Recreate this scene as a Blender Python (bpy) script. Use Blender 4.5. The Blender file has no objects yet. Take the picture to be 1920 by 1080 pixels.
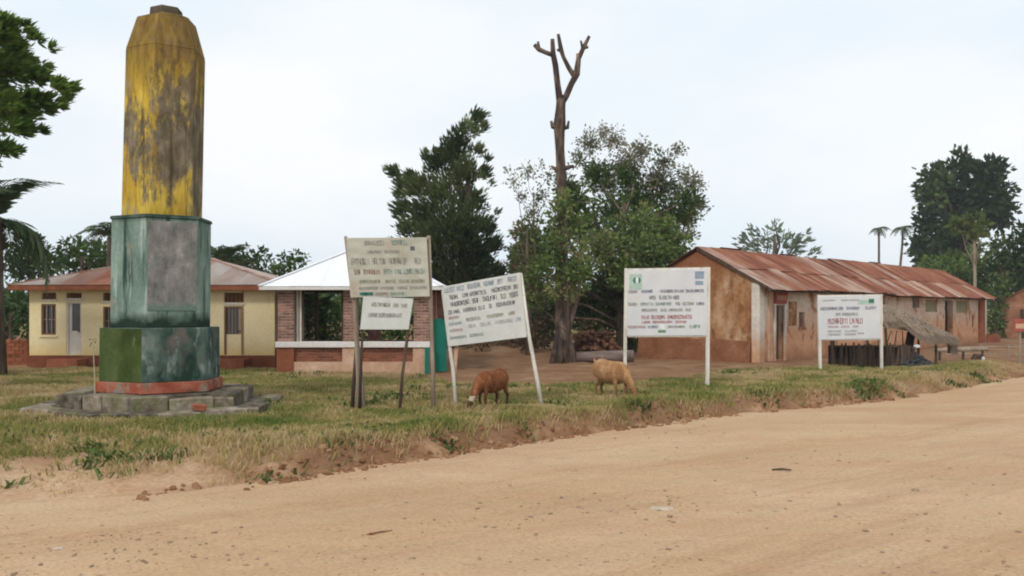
import bpy, bmesh, math, random
import numpy as np
from mathutils import Vector, Matrix

random.seed(7)
scene = bpy.context.scene
COL = scene.collection
R = math.radians

# ------------------------------------------------------------------ camera
CAMZ, FOC, HOR = 1.8, 1700.0, 583.0          # eye height above the verge, focal length and horizon in photo pixels
cam_d = bpy.data.cameras.new('camera')
cam_d.sensor_width = 36.0
cam_d.lens = 36.0 * FOC / 1920.0
cam_d.shift_y = (HOR - 540.0) / 1920.0
cam_d.clip_start, cam_d.clip_end = 0.1, 6000
cam = bpy.data.objects.new('camera', cam_d)
COL.objects.link(cam)
cam.location = (0, 0, CAMZ)
cam.rotation_euler = (R(90), 0, 0)
scene.camera = cam

# ------------------------------------------------------------------ sky, sun, exposure
SUN_EL, SUN_AZ = 39.0, -155.0                # azimuth from +Y towards +X: behind the camera, to the left
world = bpy.data.worlds.new('World')
scene.world = world
world.use_nodes = True
wn = world.node_tree
for n in list(wn.nodes):
    wn.nodes.remove(n)
w_out = wn.nodes.new('ShaderNodeOutputWorld')
w_bg = wn.nodes.new('ShaderNodeBackground')
w_bg.inputs['Strength'].default_value = 0.1
w_sky = wn.nodes.new('ShaderNodeTexSky')
w_sky.sky_type = 'NISHITA'
w_sky.sun_disc = False
w_sky.sun_elevation = R(SUN_EL)
w_sky.sun_rotation = R(SUN_AZ)
w_sky.dust_density = 3.0
w_tc = wn.nodes.new('ShaderNodeTexCoord')
w_map = wn.nodes.new('ShaderNodeMapping')
w_map.inputs['Scale'].default_value = (1.0, 1.0, 2.6)
w_no = wn.nodes.new('ShaderNodeTexNoise')
w_no.inputs['Scale'].default_value = 1.9
w_no.inputs['Detail'].default_value = 5.0
w_no.inputs['Roughness'].default_value = 0.5
w_rp = wn.nodes.new('ShaderNodeValToRGB')
w_rp.color_ramp.elements[0].position = 0.36
w_rp.color_ramp.elements[0].color = (0.775, 0.885, 0.975, 1)
w_rp.color_ramp.elements[1].position = 0.66
w_rp.color_ramp.elements[1].color = (0.985, 0.995, 1.0, 1)
w_sc = wn.nodes.new('ShaderNodeVectorMath')
w_sc.operation = 'SCALE'
w_sc.inputs['Scale'].default_value = 10.7
w_mx = wn.nodes.new('ShaderNodeMix')
w_mx.data_type = 'RGBA'
w_mx.inputs[0].default_value = 0.93          # overcast: thin cloud over nearly all of the blue
wl = wn.links.new
wl(w_tc.outputs['Generated'], w_map.inputs['Vector'])
wl(w_map.outputs['Vector'], w_no.inputs['Vector'])
wl(w_no.outputs['Fac'], w_rp.inputs['Fac'])
wl(w_rp.outputs['Color'], w_sc.inputs[0])
wl(w_sky.outputs['Color'], w_mx.inputs[6])
wl(w_sc.outputs['Vector'], w_mx.inputs[7])
wl(w_mx.outputs[2], w_bg.inputs['Color'])
wl(w_bg.outputs['Background'], w_out.inputs['Surface'])

sun_d = bpy.data.lights.new('sun', 'SUN')
sun_d.energy = 1.5
sun_d.angle = R(10)
sun_d.color = (1.0, 0.95, 0.87)
sun = bpy.data.objects.new('sun', sun_d)
COL.objects.link(sun)
az = R(SUN_AZ)
sdir = Vector((math.sin(az) * math.cos(R(SUN_EL)), math.cos(az) * math.cos(R(SUN_EL)), math.sin(R(SUN_EL))))
sun.rotation_euler = sdir.to_track_quat('Z', 'Y').to_euler()
sun.location = sdir * 60

scene.view_settings.view_transform = 'Standard'
scene.view_settings.look = 'None'
scene.view_settings.gamma = 1.0
scene.view_settings.exposure = 0.0
scene.view_settings.use_curve_mapping = False
scene.cycles.filter_width = 2.0              # the photograph is softly resolved
scene.cycles.max_bounces = 6
scene.cycles.transparent_max_bounces = 8


# ------------------------------------------------------------------ helpers: places
def PX(px, Y):
    return (px - 960.0) / FOC * Y


def PZ(py, Y):
    return CAMZ + (HOR - py) / FOC * Y


def P(px, py, Y):
    return Vector((PX(px, Y), Y, PZ(py, Y)))


# ------------------------------------------------------------------ helpers: objects
def tag(o, label=None, cat=None, group=None, kind=None):
    if label: o['label'] = label
    if cat: o['category'] = cat
    if group: o['group'] = group
    if kind: o['kind'] = kind
    return o


def thing(name, label, cat, loc=(0, 0, 0), rotz=0.0, group=None):
    o = bpy.data.objects.new(name, None)
    COL.objects.link(o)
    o.empty_display_size = 0.3
    o.location = loc
    o.rotation_euler = (0, 0, rotz)
    return tag(o, label, cat, group)


def link(name, me, parent=None, mat=None, smooth=False):
    if mat is not None and not me.materials:
        me.materials.append(mat)
    o = bpy.data.objects.new(name, me)
    COL.objects.link(o)
    if parent is not None:
        o.parent = parent
    if smooth:
        me.polygons.foreach_set('use_smooth', np.ones(len(me.polygons), bool))
    return o


def mesh_np(name, V, F, tint=None):
    V = np.ascontiguousarray(V, np.float32)
    F = np.ascontiguousarray(F, np.int32)
    me = bpy.data.meshes.new(name)
    m, k = F.shape
    me.vertices.add(len(V)); me.vertices.foreach_set('co', V.ravel())
    me.loops.add(m * k); me.loops.foreach_set('vertex_index', F.ravel())
    me.polygons.add(m); me.polygons.foreach_set('loop_start', np.arange(0, m * k, k, dtype=np.int32))
    me.update(calc_edges=True)
    if tint is not None:
        a = me.attributes.new('tint', 'FLOAT', 'FACE')
        a.data.foreach_set('value', np.ascontiguousarray(tint, np.float32))
    return me


class MB:
    """Collects simple shapes and links them as one mesh object."""
    def __init__(self):
        self.v, self.f, self.mi = [], [], []

    def add(self, vs, fs, m=0):
        b = len(self.v)
        self.v += [tuple(p) for p in vs]
        self.f += [tuple(b + i for i in f) for f in fs]
        self.mi += [m] * len(fs)
        return self

    def box(self, x0, x1, y0, y1, z0, z1, m=0):
        v = [(x0, y0, z0), (x1, y0, z0), (x1, y1, z0), (x0, y1, z0), (x0, y0, z1), (x1, y0, z1), (x1, y1, z1), (x0, y1, z1)]
        return self.hexa(v, m)

    def hexa(self, v, m=0):
        return self.add(v, [(0, 3, 2, 1), (4, 5, 6, 7), (0, 1, 5, 4), (1, 2, 6, 5), (2, 3, 7, 6), (3, 0, 4, 7)], m)

    def bar(self, a, b, w, d=None, m=0, up=(0, 1, 0)):
        """a square bar from a to b, w wide and d deep"""
        a, b = Vector(a), Vector(b)
        d = d or w
        t = (b - a).normalized()
        n = Vector(up)
        s = t.cross(n)
        if s.length < 1e-4:
            s = t.cross(Vector((1, 0, 0)))
        s.normalize(); n = s.cross(t).normalized()
        s *= w / 2; n *= d / 2
        v = [a - s - n, a + s - n, a + s + n, a - s + n, b - s - n, b + s - n, b + s + n, b - s + n]
        return self.hexa(v, m)

    def tube(self, pts, rad, seg=8, m=0, jit=0.0, rng=random):
        pts = [Vector(p) for p in pts]
        n = len(pts)
        if not isinstance(rad, (list, tuple)):
            rad = [rad] * n
        base = len(self.v)
        ref = Vector((0.37, 0.91, 0.13)).normalized()
        for i, p in enumerate(pts):
            t = (pts[min(i + 1, n - 1)] - pts[max(i - 1, 0)]).normalized()
            s = t.cross(ref)
            if s.length < 1e-3:
                s = t.cross(Vector((1, 0, 0)))
            s.normalize(); u = s.cross(t)
            for k in range(seg):
                a = 2 * math.pi * k / seg
                r = rad[i] * (1 + (rng.uniform(-jit, jit) if jit else 0))
                self.v.append(tuple(p + (s * math.cos(a) + u * math.sin(a)) * r))
        for i in range(n - 1):
            for k in range(seg):
                a = base + i * seg + k; b = base + i * seg + (k + 1) % seg
                self.f.append((a, b, b + seg, a + seg)); self.mi.append(m)
        self.f.append(tuple(base + k for k in reversed(range(seg)))); self.mi.append(m)
        self.f.append(tuple(base + (n - 1) * seg + k for k in range(seg))); self.mi.append(m)
        return self

    def prism(self, ring0, ring1, m=0):
        n = len(ring0)
        fs = [(k, (k + 1) % n, n + (k + 1) % n, n + k) for k in range(n)]
        fs += [tuple(reversed(range(n))), tuple(range(n, 2 * n))]
        return self.add(list(ring0) + list(ring1), fs, m)

    def mesh(self, name, mats=None):
        me = bpy.data.meshes.new(name)
        me.from_pydata(self.v, [], self.f)
        if mats is not None:
            for mt in (mats if isinstance(mats, (list, tuple)) else [mats]):
                me.materials.append(mt)
            if isinstance(mats, (list, tuple)):
                me.polygons.foreach_set('material_index', np.array(self.mi, np.int32))
        me.update()
        return me

    def build(self, name, mats, parent=None, smooth=False, bevel=0.0):
        me = self.mesh(name, mats)
        if bevel:
            bm = bmesh.new(); bm.from_mesh(me)
            bmesh.ops.remove_doubles(bm, verts=bm.verts, dist=1e-5)
            bmesh.ops.bevel(bm, geom=list(bm.edges), offset=bevel, segments=1, affect='EDGES', clamp_overlap=True)
            bm.to_mesh(me); bm.free()
        return link(name, me, parent, smooth=smooth)


# ------------------------------------------------------------------ helpers: noise in numpy
def _hash(ix, iy, s):
    h = (ix * 374761393 + iy * 668265263 + s * 974711) & 0x7fffffff
    h = ((h ^ (h >> 13)) * 1274126177) & 0x7fffffff
    return ((h ^ (h >> 16)) & 0xffff) / 65535.0


def vnoise(x, y, s=0):
    x = np.asarray(x, float); y = np.asarray(y, float)
    ix = np.floor(x).astype(np.int64); iy = np.floor(y).astype(np.int64)
    fx = x - ix; fy = y - iy
    fx = fx * fx * (3 - 2 * fx); fy = fy * fy * (3 - 2 * fy)
    a = _hash(ix, iy, s); b = _hash(ix + 1, iy, s); c = _hash(ix, iy + 1, s); d = _hash(ix + 1, iy + 1, s)
    return (a * (1 - fx) + b * fx) * (1 - fy) + (c * (1 - fx) + d * fx) * fy


def fbm(x, y, s=0, o=4):
    t = 0; a = 0.5; k = 1.0
    for i in range(o):
        t = t + a * vnoise(np.asarray(x) * k, np.asarray(y) * k, s + i * 17); a *= 0.5; k *= 2.03
    return t / (1 - 0.5 ** o)


# ------------------------------------------------------------------ helpers: materials
class G:
    def __init__(self, name):
        self.m = bpy.data.materials.new(name)
        self.m.use_nodes = True
        self.t = self.m.node_tree
        self.b = self.t.nodes['Principled BSDF']
        self.tc = self.t.nodes.new('ShaderNodeTexCoord')
        self.obj = self.tc.outputs['Object']

    def set(self, sock, v):
        if hasattr(v, 'is_linked') or isinstance(v, bpy.types.NodeSocket):
            self.t.links.new(v, sock)
        else:
            if isinstance(v, (tuple, list)) and len(v) == 3 and sock.type == 'RGBA':
                v = (*v, 1)
            sock.default_value = v

    def mapping(self, v, scale=(1, 1, 1), loc=(0, 0, 0)):
        n = self.t.nodes.new('ShaderNodeMapping')
        n.inputs['Scale'].default_value = scale; n.inputs['Location'].default_value = loc
        self.t.links.new(v, n.inputs['Vector'])
        return n.outputs['Vector']

    def noise(self, v, scale, detail=5, rough=0.55, dist=0.0):
        n = self.t.nodes.new('ShaderNodeTexNoise')
        n.inputs['Scale'].default_value = scale; n.inputs['Detail'].default_value = detail
        n.inputs['Roughness'].default_value = rough; n.inputs['Distortion'].default_value = dist
        self.t.links.new(v, n.inputs['Vector'])
        return n.outputs['Fac']

    def ramp(self, f, stops):
        n = self.t.nodes.new('ShaderNodeValToRGB')
        e = n.color_ramp.elements
        while len(e) < len(stops):
            e.new(0.5)
        for i, (p, c) in enumerate(stops):
            e[i].position = p
            e[i].color = (*c, 1) if isinstance(c, (tuple, list)) else (c, c, c, 1)
        self.set(n.inputs['Fac'], f)
        return n.outputs['Color']

    def mix(self, f, a, b, mode='MIX'):
        n = self.t.nodes.new('ShaderNodeMix')
        n.data_type = 'RGBA'; n.blend_type = mode
        self.set(n.inputs[0], f); self.set(n.inputs[6], a); self.set(n.inputs[7], b)
        return n.outputs[2]

    def math(self, op, a, b=0.0):
        n = self.t.nodes.new('ShaderNodeMath'); n.operation = op
        self.set(n.inputs[0], a); self.set(n.inputs[1], b)
        return n.outputs[0]

    def xyz(self, i, v=None):
        n = self.t.nodes.new('ShaderNodeSeparateXYZ')
        self.t.links.new(v or self.obj, n.inputs[0])
        return n.outputs[i]

    def rnd(self):
        return self.t.nodes.new('ShaderNodeObjectInfo').outputs['Random']

    def attr(self, name):
        n = self.t.nodes.new('ShaderNodeAttribute'); n.attribute_name = name
        return n.outputs['Fac']

    def bump(self, h, strength=0.3, dist=0.02):
        n = self.t.nodes.new('ShaderNodeBump')
        n.inputs['Strength'].default_value = strength; n.inputs['Distance'].default_value = dist
        self.set(n.inputs['Height'], h)
        self.t.links.new(n.outputs['Normal'], self.b.inputs['Normal'])

    def done(self, col, rough=0.9, spec=0.2, metal=0.0):
        self.set(self.b.inputs['Base Color'], col)
        self.set(self.b.inputs['Roughness'], rough)
        self.b.inputs['Specular IOR Level'].default_value = spec
        self.b.inputs['Metallic'].default_value = metal
        return self.m


def surf(name, stops, scale=3.0, stretch=(1, 1, 1), rough=0.95, spec=0.04, bump=0.3, bscale=30, bdist=0.02,
         rand=0.0, layers=(), fine=0.16, metal=0.0):
    """noise-driven colour; layers: ('noise', colour, scale, lo, hi, stretch) or ('z', colour, z0, z1, wobble)"""
    g = G(name)
    v = g.mapping(g.obj, stretch)
    if rand:
        n = g.t.nodes.new('ShaderNodeVectorMath'); n.operation = 'ADD'
        g.t.links.new(v, n.inputs[0])
        c = g.t.nodes.new('ShaderNodeCombineXYZ')
        r = g.math('MULTIPLY', g.rnd(), 37.0)
        for i in range(3): g.t.links.new(r, c.inputs[i])
        g.t.links.new(c.outputs[0], n.inputs[1]); v = n.outputs[0]
    c = g.ramp(g.noise(v, scale, 7, 0.6), stops)
    for L in layers:
        if L[0] == 'noise':
            _, colr, sc, lo, hi, st = L
            f = g.ramp(g.noise(g.mapping(g.obj, st, (3.1, 7.7, 1.3)), sc, 7, 0.62, 0.4), [(lo, 0.0), (hi, 1.0)])
        else:
            _, colr, z0, z1, wob = L
            z = g.math('ADD', g.xyz(2), g.math('MULTIPLY', g.math('SUBTRACT', g.noise(g.obj, 2.2, 6, 0.6), 0.5), wob))
            f = g.math('DIVIDE', g.math('SUBTRACT', z, z0), (z1 - z0))
            f = g.ramp(f, [(0.0, 0.0), (1.0, 1.0)])
        c = g.mix(f, c, colr)
    if rand:
        k = g.math('ADD', g.math('MULTIPLY', g.rnd(), 2 * rand), 1 - rand)
        c = g.mix(1.0, c, k, 'MULTIPLY')
    if fine:
        k = g.ramp(g.noise(g.obj, bscale * 0.8, 4, 0.6), [(0.25, 1 - fine), (0.75, 1 + fine)])
        c = g.mix(1.0, c, k, 'MULTIPLY')
    if bump:
        g.bump(g.noise(v, bscale, 6, 0.6), bump, bdist)
    return g.done(c, rough, spec, metal)


def leafmat(name, stops, trans=0.25):
    g = G(name)
    t = g.attr('tint')
    c = g.ramp(t, stops)
    g.done(c, 0.85, 0.03)
    tr = g.t.nodes.new('ShaderNodeBsdfTranslucent')
    g.t.links.new(c, tr.inputs['Color'])
    mx = g.t.nodes.new('ShaderNodeMixShader'); mx.inputs[0].default_value = trans
    out = next(n for n in g.t.nodes if n.type == 'OUTPUT_MATERIAL')
    g.t.links.new(g.b.outputs[0], mx.inputs[1]); g.t.links.new(tr.outputs[0], mx.inputs[2])
    g.t.links.new(mx.outputs[0], out.inputs['Surface'])
    return g.m


M = {}
M['road'] = None
# road: pale compacted sandy laterite with redder drifts
g = G('road_dirt')
c = g.ramp(g.noise(g.mapping(g.obj, (0.35, 1.0, 1)), 0.55, 6, 0.6), [(0.3, (0.44, 0.285, 0.165)), (0.5, (0.49, 0.33, 0.195)), (0.7, (0.55, 0.385, 0.24))])
f = g.ramp(g.noise(g.mapping(g.obj, (0.25, 1.1, 1), (5, 2, 0)), 0.8, 7, 0.66), [(0.46, 0.0), (0.66, 1.0)])
c = g.mix(g.math('MULTIPLY', f, 0.55), c, (0.46, 0.25, 0.145))
def along(sc, loc):
    n = g.t.nodes.new('ShaderNodeMapping'); n.vector_type = 'POINT'
    n.inputs['Rotation'].default_value = (0, 0, R(-38)); n.inputs['Location'].default_value = loc
    g.t.links.new(g.obj, n.inputs['Vector'])
    return g.mapping(n.outputs['Vector'], sc)


tr = g.ramp(g.noise(along((0.07, 1.0, 1), (0, 3, 0)), 1.1, 6, 0.6), [(0.42, 0.0), (0.62, 1.0)])
c = g.mix(g.math('MULTIPLY', tr, 0.3), c, (0.56, 0.41, 0.27))
tr = g.ramp(g.noise(along((0.10, 1.3, 1), (4, 9, 0)), 1.6, 7, 0.65), [(0.52, 0.0), (0.68, 1.0)])
c = g.mix(g.math('MULTIPLY', tr, 0.5), c, (0.375, 0.225, 0.13))
f = g.ramp(g.noise(g.mapping(g.obj, (1, 1, 1), (9, 4, 0)), 2.2, 8, 0.7), [(0.56, 0.0), (0.72, 1.0)])
c = g.mix(g.math('MULTIPLY', f, 0.5), c, (0.36, 0.25, 0.155))
sp = g.ramp(g.noise(g.mapping(g.obj, (0.6, 1, 1), (1, 8, 2)), 7.5, 6, 0.75), [(0.60, 0.0), (0.68, 0.6)])
c = g.mix(sp, c, (0.27, 0.175, 0.105))
k = g.ramp(g.noise(g.obj, 24, 9, 0.8), [(0.32, 0.70), (0.5, 1.0), (0.68, 1.2)])
c = g.mix(1.0, c, k, 'MULTIPLY')
h = g.math('ADD', g.math('MULTIPLY', g.noise(g.obj, 34, 5, 0.7), 0.35), g.noise(g.obj, 5, 6, 0.6))
g.bump(h, 0.35, 0.05)
M['road'] = g.done(c, 1.0, 0.02)

# ground: soil tone picked by the 'soil' attribute (0 grassed soil, 0.5 bare yard, 1 cut bank)
g = G('ground_soil')
n1 = g.noise(g.obj, 0.9, 7, 0.62)
soil = g.attr('soil')
c0 = g.ramp(n1, [(0.3, (0.13, 0.10, 0.04)), (0.5, (0.19, 0.145, 0.06)), (0.7, (0.29, 0.205, 0.10))])
c1 = g.ramp(n1, [(0.3, (0.19, 0.10, 0.055)), (0.5, (0.25, 0.14, 0.08)), (0.72, (0.34, 0.215, 0.13))])
c2 = g.ramp(g.noise(g.obj, 2.2, 7, 0.62), [(0.3, (0.15, 0.07, 0.03)), (0.48, (0.27, 0.14, 0.07)), (0.66, (0.45, 0.28, 0.165))])
c = g.mix(g.ramp(soil, [(0.0, 0.0), (0.5, 1.0)]), c0, c1)
c = g.mix(g.ramp(soil, [(0.5, 0.0), (1.0, 1.0)]), c, c2)
c = g.mix(g.attr('apron'), c, g.ramp(g.noise(g.obj, 1.6, 7, 0.65), [(0.3, (0.42, 0.25, 0.145)), (0.5, (0.52, 0.335, 0.205)), (0.7, (0.58, 0.41, 0.265))]))
k = g.ramp(g.noise(g.obj, 18, 6, 0.7), [(0.3, 0.75), (0.7, 1.2)])
c = g.mix(1.0, c, k, 'MULTIPLY')
g.bump(g.noise(g.obj, 11, 8, 0.78), 0.7, 0.04)
M['ground'] = g.done(c, 1.0, 0.02)

M['grass'] = leafmat('grass_blade', [(0.0, (0.14, 0.195, 0.045)), (0.3, (0.25, 0.255, 0.075)), (0.5, (0.37, 0.315, 0.12)),
                                     (0.75, (0.49, 0.37, 0.175)), (1.0, (0.57, 0.43, 0.25))], 0.35)
M['weed'] = leafmat('weed_leaf', [(0.0, (0.05, 0.09, 0.025)), (1.0, (0.14, 0.19, 0.06))], 0.25)
M['conifer'] = leafmat('cypress_needles', [(0.0, (0.035, 0.055, 0.022)), (0.5, (0.09, 0.12, 0.045)), (1.0, (0.22, 0.24, 0.10))], 0.25)
M['pineleft'] = leafmat('pale_needles', [(0.0, (0.035, 0.07, 0.015)), (0.5, (0.09, 0.16, 0.03)), (1.0, (0.20, 0.30, 0.06))], 0.3)
M['broad'] = leafmat('scrub_leaves', [(0.0, (0.045, 0.08, 0.026)), (0.4, (0.10, 0.155, 0.045)), (0.75, (0.21, 0.26, 0.09)), (1.0, (0.33, 0.26, 0.14))], 0.32)
M['twigleaf'] = leafmat('thin_dry_leaves', [(0.0, (0.13, 0.145, 0.085)), (0.6, (0.22, 0.22, 0.145)), (1.0, (0.32, 0.28, 0.22))], 0.25)
M['dark'] = leafmat('dark_leaves', [(0.0, (0.018, 0.034, 0.016)), (0.6, (0.042, 0.072, 0.026)), (1.0, (0.10, 0.14, 0.045))], 0.12)
M['bush'] = leafmat('bush_leaves', [(0.0, (0.03, 0.06, 0.018)), (0.5, (0.065, 0.115, 0.03)), (1.0, (0.14, 0.20, 0.055))], 0.25)
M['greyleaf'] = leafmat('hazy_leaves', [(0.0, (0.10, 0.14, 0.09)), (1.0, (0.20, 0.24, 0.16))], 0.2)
M['papaya'] = leafmat('yellow_green_leaves', [(0.0, (0.06, 0.085, 0.025)), (1.0, (0.155, 0.18, 0.055))], 0.3)
M['palm'] = leafmat('palm_leaf', [(0.0, (0.045, 0.075, 0.035)), (0.6, (0.095, 0.14, 0.065)), (1.0, (0.21, 0.25, 0.13))], 0.2)
M['banana'] = leafmat('pale_palm_leaf', [(0.0, (0.05, 0.10, 0.03)), (0.6, (0.11, 0.18, 0.06)), (1.0, (0.26, 0.33, 0.15))], 0.3)
M['drylitter'] = leafmat('dry_litter', [(0.0, (0.07, 0.045, 0.025)), (0.5, (0.15, 0.10, 0.055)), (0.85, (0.24, 0.165, 0.09)), (1.0, (0.12, 0.14, 0.05))], 0.15)
M['redtwig'] = leafmat('red_leaves', [(0.0, (0.06, 0.085, 0.035)), (0.55, (0.12, 0.13, 0.055)), (0.7, (0.22, 0.10, 0.06)), (1.0, (0.34, 0.17, 0.11))], 0.15)

M['bark'] = surf('bark', [(0.3, (0.055, 0.04, 0.03)), (0.55, (0.13, 0.095, 0.07)), (0.75, (0.24, 0.19, 0.145))], 4, (1, 1, 0.25), bump=0.8, bscale=18, bdist=0.05)
M['deadbark'] = surf('dead_bark', [(0.28, (0.03, 0.022, 0.02)), (0.45, (0.085, 0.06, 0.048)), (0.58, (0.19, 0.135, 0.105)), (0.7, (0.38, 0.27, 0.21))], 3.4, (1.3, 1.3, 0.35),
                     bump=0.9, bscale=14, bdist=0.06, layers=[('noise', (0.06, 0.045, 0.04), 1.5, 0.52, 0.62, (1, 1, 0.6))])
M['wood'] = surf('grey_wood', [(0.3, (0.20, 0.145, 0.105)), (0.55, (0.33, 0.26, 0.20)), (0.75, (0.44, 0.37, 0.29))], 5, (2, 2, 0.25), bump=0.4, bscale=30, bdist=0.01)
M['darkwood'] = surf('dark_wood', [(0.3, (0.045, 0.03, 0.023)), (0.6, (0.10, 0.07, 0.052)), (0.8, (0.17, 0.125, 0.095))], 5, (2, 2, 0.25), bump=0.4, bscale=30, bdist=0.01, rand=0.25)
M['signpost'] = surf('white_painted_post', [(0.3, (0.50, 0.45, 0.38)), (0.5, (0.68, 0.64, 0.57)), (0.75, (0.76, 0.73, 0.68))], 4, (2, 2, 0.5), rough=0.7, bump=0.15)
M['paleboard'] = surf('weathered_grey_board', [(0.25, (0.36, 0.345, 0.275)), (0.5, (0.46, 0.445, 0.375)), (0.75, (0.54, 0.53, 0.46))], 3.0, (1, 1, 1.6), rough=0.75, bump=0.12, fine=0.05,
                      layers=[('noise', (0.40, 0.31, 0.22), 1.4, 0.55, 0.75, (1, 1, 1)), ('noise', (0.36, 0.40, 0.33), 2.5, 0.58, 0.72, (1, 1, 1))])
M['whiteboard_old'] = surf('aged_white_board', [(0.25, (0.50, 0.50, 0.46)), (0.5, (0.58, 0.59, 0.56)), (0.75, (0.65, 0.66, 0.64))], 2.0, rough=0.6, bump=0.08, fine=0.05,
                           layers=[('noise', (0.48, 0.47, 0.38), 1.5, 0.55, 0.75, (1, 1, 1))])
M['whiteboard'] = surf('white_sign_board', [(0.25, (0.58, 0.585, 0.60)), (0.5, (0.64, 0.645, 0.66)), (0.75, (0.70, 0.70, 0.70))], 1.6, rough=0.5, bump=0.06, fine=0.05,
                       layers=[('noise', (0.60, 0.54, 0.47), 1.2, 0.58, 0.78, (1, 1, 1))])
M['ochre_adobe'] = surf('ochre_adobe', [(0.3, (0.20, 0.085, 0.035)), (0.45, (0.34, 0.17, 0.08)), (0.57, (0.44, 0.265, 0.155)), (0.68, (0.54, 0.38, 0.25))], 1.5, (1, 1, 0.7), bump=0.7, bscale=9, bdist=0.06,
                        layers=[('noise', (0.24, 0.105, 0.045), 1.7, 0.54, 0.64, (1, 1, 0.45)), ('noise', (0.17, 0.075, 0.035), 2.6, 0.60, 0.68, (1, 1, 0.5)), ('noise', (0.50, 0.36, 0.24), 2.2, 0.60, 0.70, (1, 1, 0.7)), ('z', (0.26, 0.11, 0.055), 2.9, 3.5, 0.9)])
M['mudplinth'] = surf('red_mud_plinth', [(0.3, (0.17, 0.07, 0.035)), (0.55, (0.24, 0.105, 0.055)), (0.75, (0.30, 0.15, 0.085))], 1.8, bump=0.7, bscale=12, bdist=0.05)
M['whitewash'] = surf('peeling_whitewash', [(0.3, (0.46, 0.34, 0.26)), (0.48, (0.62, 0.51, 0.42)), (0.65, (0.72, 0.63, 0.54))], 1.2, (1, 1, 0.8), bump=0.5, bscale=9, bdist=0.04,
                      layers=[('z', (0.60, 0.33, 0.195), 2.0, 0.9, 1.9), ('noise', (0.42, 0.21, 0.11), 0.9, 0.54, 0.60, (1, 1, 0.7)), ('noise', (0.30, 0.15, 0.085), 2.4, 0.60, 0.67, (1, 1, 0.6)), ('z', (0.36, 0.18, 0.10), 0.5, 0.0, 0.6)])
M['whitecol'] = surf('whitewashed_pillar', [(0.3, (0.52, 0.46, 0.40)), (0.6, (0.66, 0.60, 0.53))], 2, bump=0.4, bscale=12,
                     layers=[('z', (0.52, 0.31, 0.185), 1.2, 0.3, 1.0)])
M['salmon'] = surf('salmon_plaster', [(0.3, (0.46, 0.27, 0.17)), (0.6, (0.55, 0.36, 0.25)), (0.8, (0.62, 0.46, 0.35))], 1.5, bump=0.4, bscale=12)
M['greenpanel'] = surf('olive_shutter', [(0.3, (0.24, 0.23, 0.13)), (0.7, (0.33, 0.31, 0.19))], 3, bump=0.2)
M['redpaint'] = surf('faded_red_paint', [(0.3, (0.27, 0.06, 0.045)), (0.7, (0.40, 0.12, 0.09))], 4, bump=0.2)
M['rust'] = surf('rusted_zinc', [(0.28, (0.085, 0.03, 0.018)), (0.42, (0.175, 0.055, 0.03)), (0.56, (0.245, 0.092, 0.05)), (0.7, (0.37, 0.20, 0.14))], 1.1, (1, 0.5, 0.5), rough=0.75, spec=0.3, bump=0.1, rand=0.14)
M['zinc'] = surf('pale_stained_zinc', [(0.28, (0.19, 0.075, 0.045)), (0.44, (0.28, 0.145, 0.10)), (0.57, (0.39, 0.275, 0.215)), (0.72, (0.48, 0.40, 0.33))], 1.2, (1.2, 0.5, 0.5), rough=0.65, spec=0.3, bump=0.1, rand=0.12)
M['greyzinc'] = surf('grey_brown_zinc', [(0.3, (0.25, 0.17, 0.13)), (0.5, (0.34, 0.265, 0.225)), (0.7, (0.44, 0.39, 0.36))], 0.9, (1.2, 0.3, 0.3), rough=0.6, spec=0.3, bump=0.1, rand=0.14)
M['brownzinc'] = surf('brown_zinc', [(0.3, (0.20, 0.09, 0.06)), (0.5, (0.28, 0.155, 0.11)), (0.7, (0.37, 0.24, 0.185))], 0.9, (1.2, 0.3, 0.3), rough=0.65, spec=0.3, bump=0.1, rand=0.14)
M['whitezinc'] = surf('new_white_zinc', [(0.3, (0.80, 0.81, 0.83)), (0.7, (0.87, 0.87, 0.89))], 0.8, (1, 0.3, 0.3), rough=0.45, spec=0.4, bump=0.04, rand=0.03, fine=0.05)
M['yellowwall'] = surf('cream_yellow_wall', [(0.3, (0.72, 0.585, 0.325)), (0.5, (0.79, 0.66, 0.40)), (0.7, (0.82, 0.71, 0.475))], 0.7, bump=0.12, bscale=14,
                       layers=[('z', (0.68, 0.52, 0.24), 0.85, 0.45, 0.5), ('noise', (0.60, 0.46, 0.26), 1.0, 0.6, 0.75, (1, 1, 0.4))], fine=0.08)
M['brick'] = surf('red_brick', [(0.3, (0.22, 0.10, 0.075)), (0.55, (0.33, 0.17, 0.13)), (0.8, (0.46, 0.29, 0.23))], 6, bump=0.5, bscale=40, bdist=0.01, rand=0.35)
M['mortar'] = surf('pale_mortar', [(0.3, (0.34, 0.26, 0.21)), (0.7, (0.47, 0.39, 0.33))], 5, bump=0.5, bscale=30)
M['brickred'] = surf('raw_red_brick', [(0.3, (0.20, 0.065, 0.035)), (0.6, (0.28, 0.10, 0.055)), (0.8, (0.35, 0.15, 0.09))], 4, bump=0.5, bscale=30, bdist=0.015, rand=0.25)
M['whitesill'] = surf('white_sill', [(0.3, (0.62, 0.58, 0.54)), (0.7, (0.74, 0.71, 0.68))], 2, bump=0.15, rough=0.7)
M['frame'] = surf('brown_frame', [(0.3, (0.19, 0.10, 0.05)), (0.7, (0.28, 0.16, 0.09))], 4, (1, 1, 0.3), bump=0.2)
M['whiteframe'] = surf('white_frame', [(0.3, (0.55, 0.50, 0.43)), (0.7, (0.66, 0.61, 0.55))], 4, bump=0.1, rough=0.6)
M['vent'] = surf('brown_vent_block', [(0.3, (0.17, 0.075, 0.035)), (0.7, (0.25, 0.115, 0.055))], 5, bump=0.3)
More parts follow.
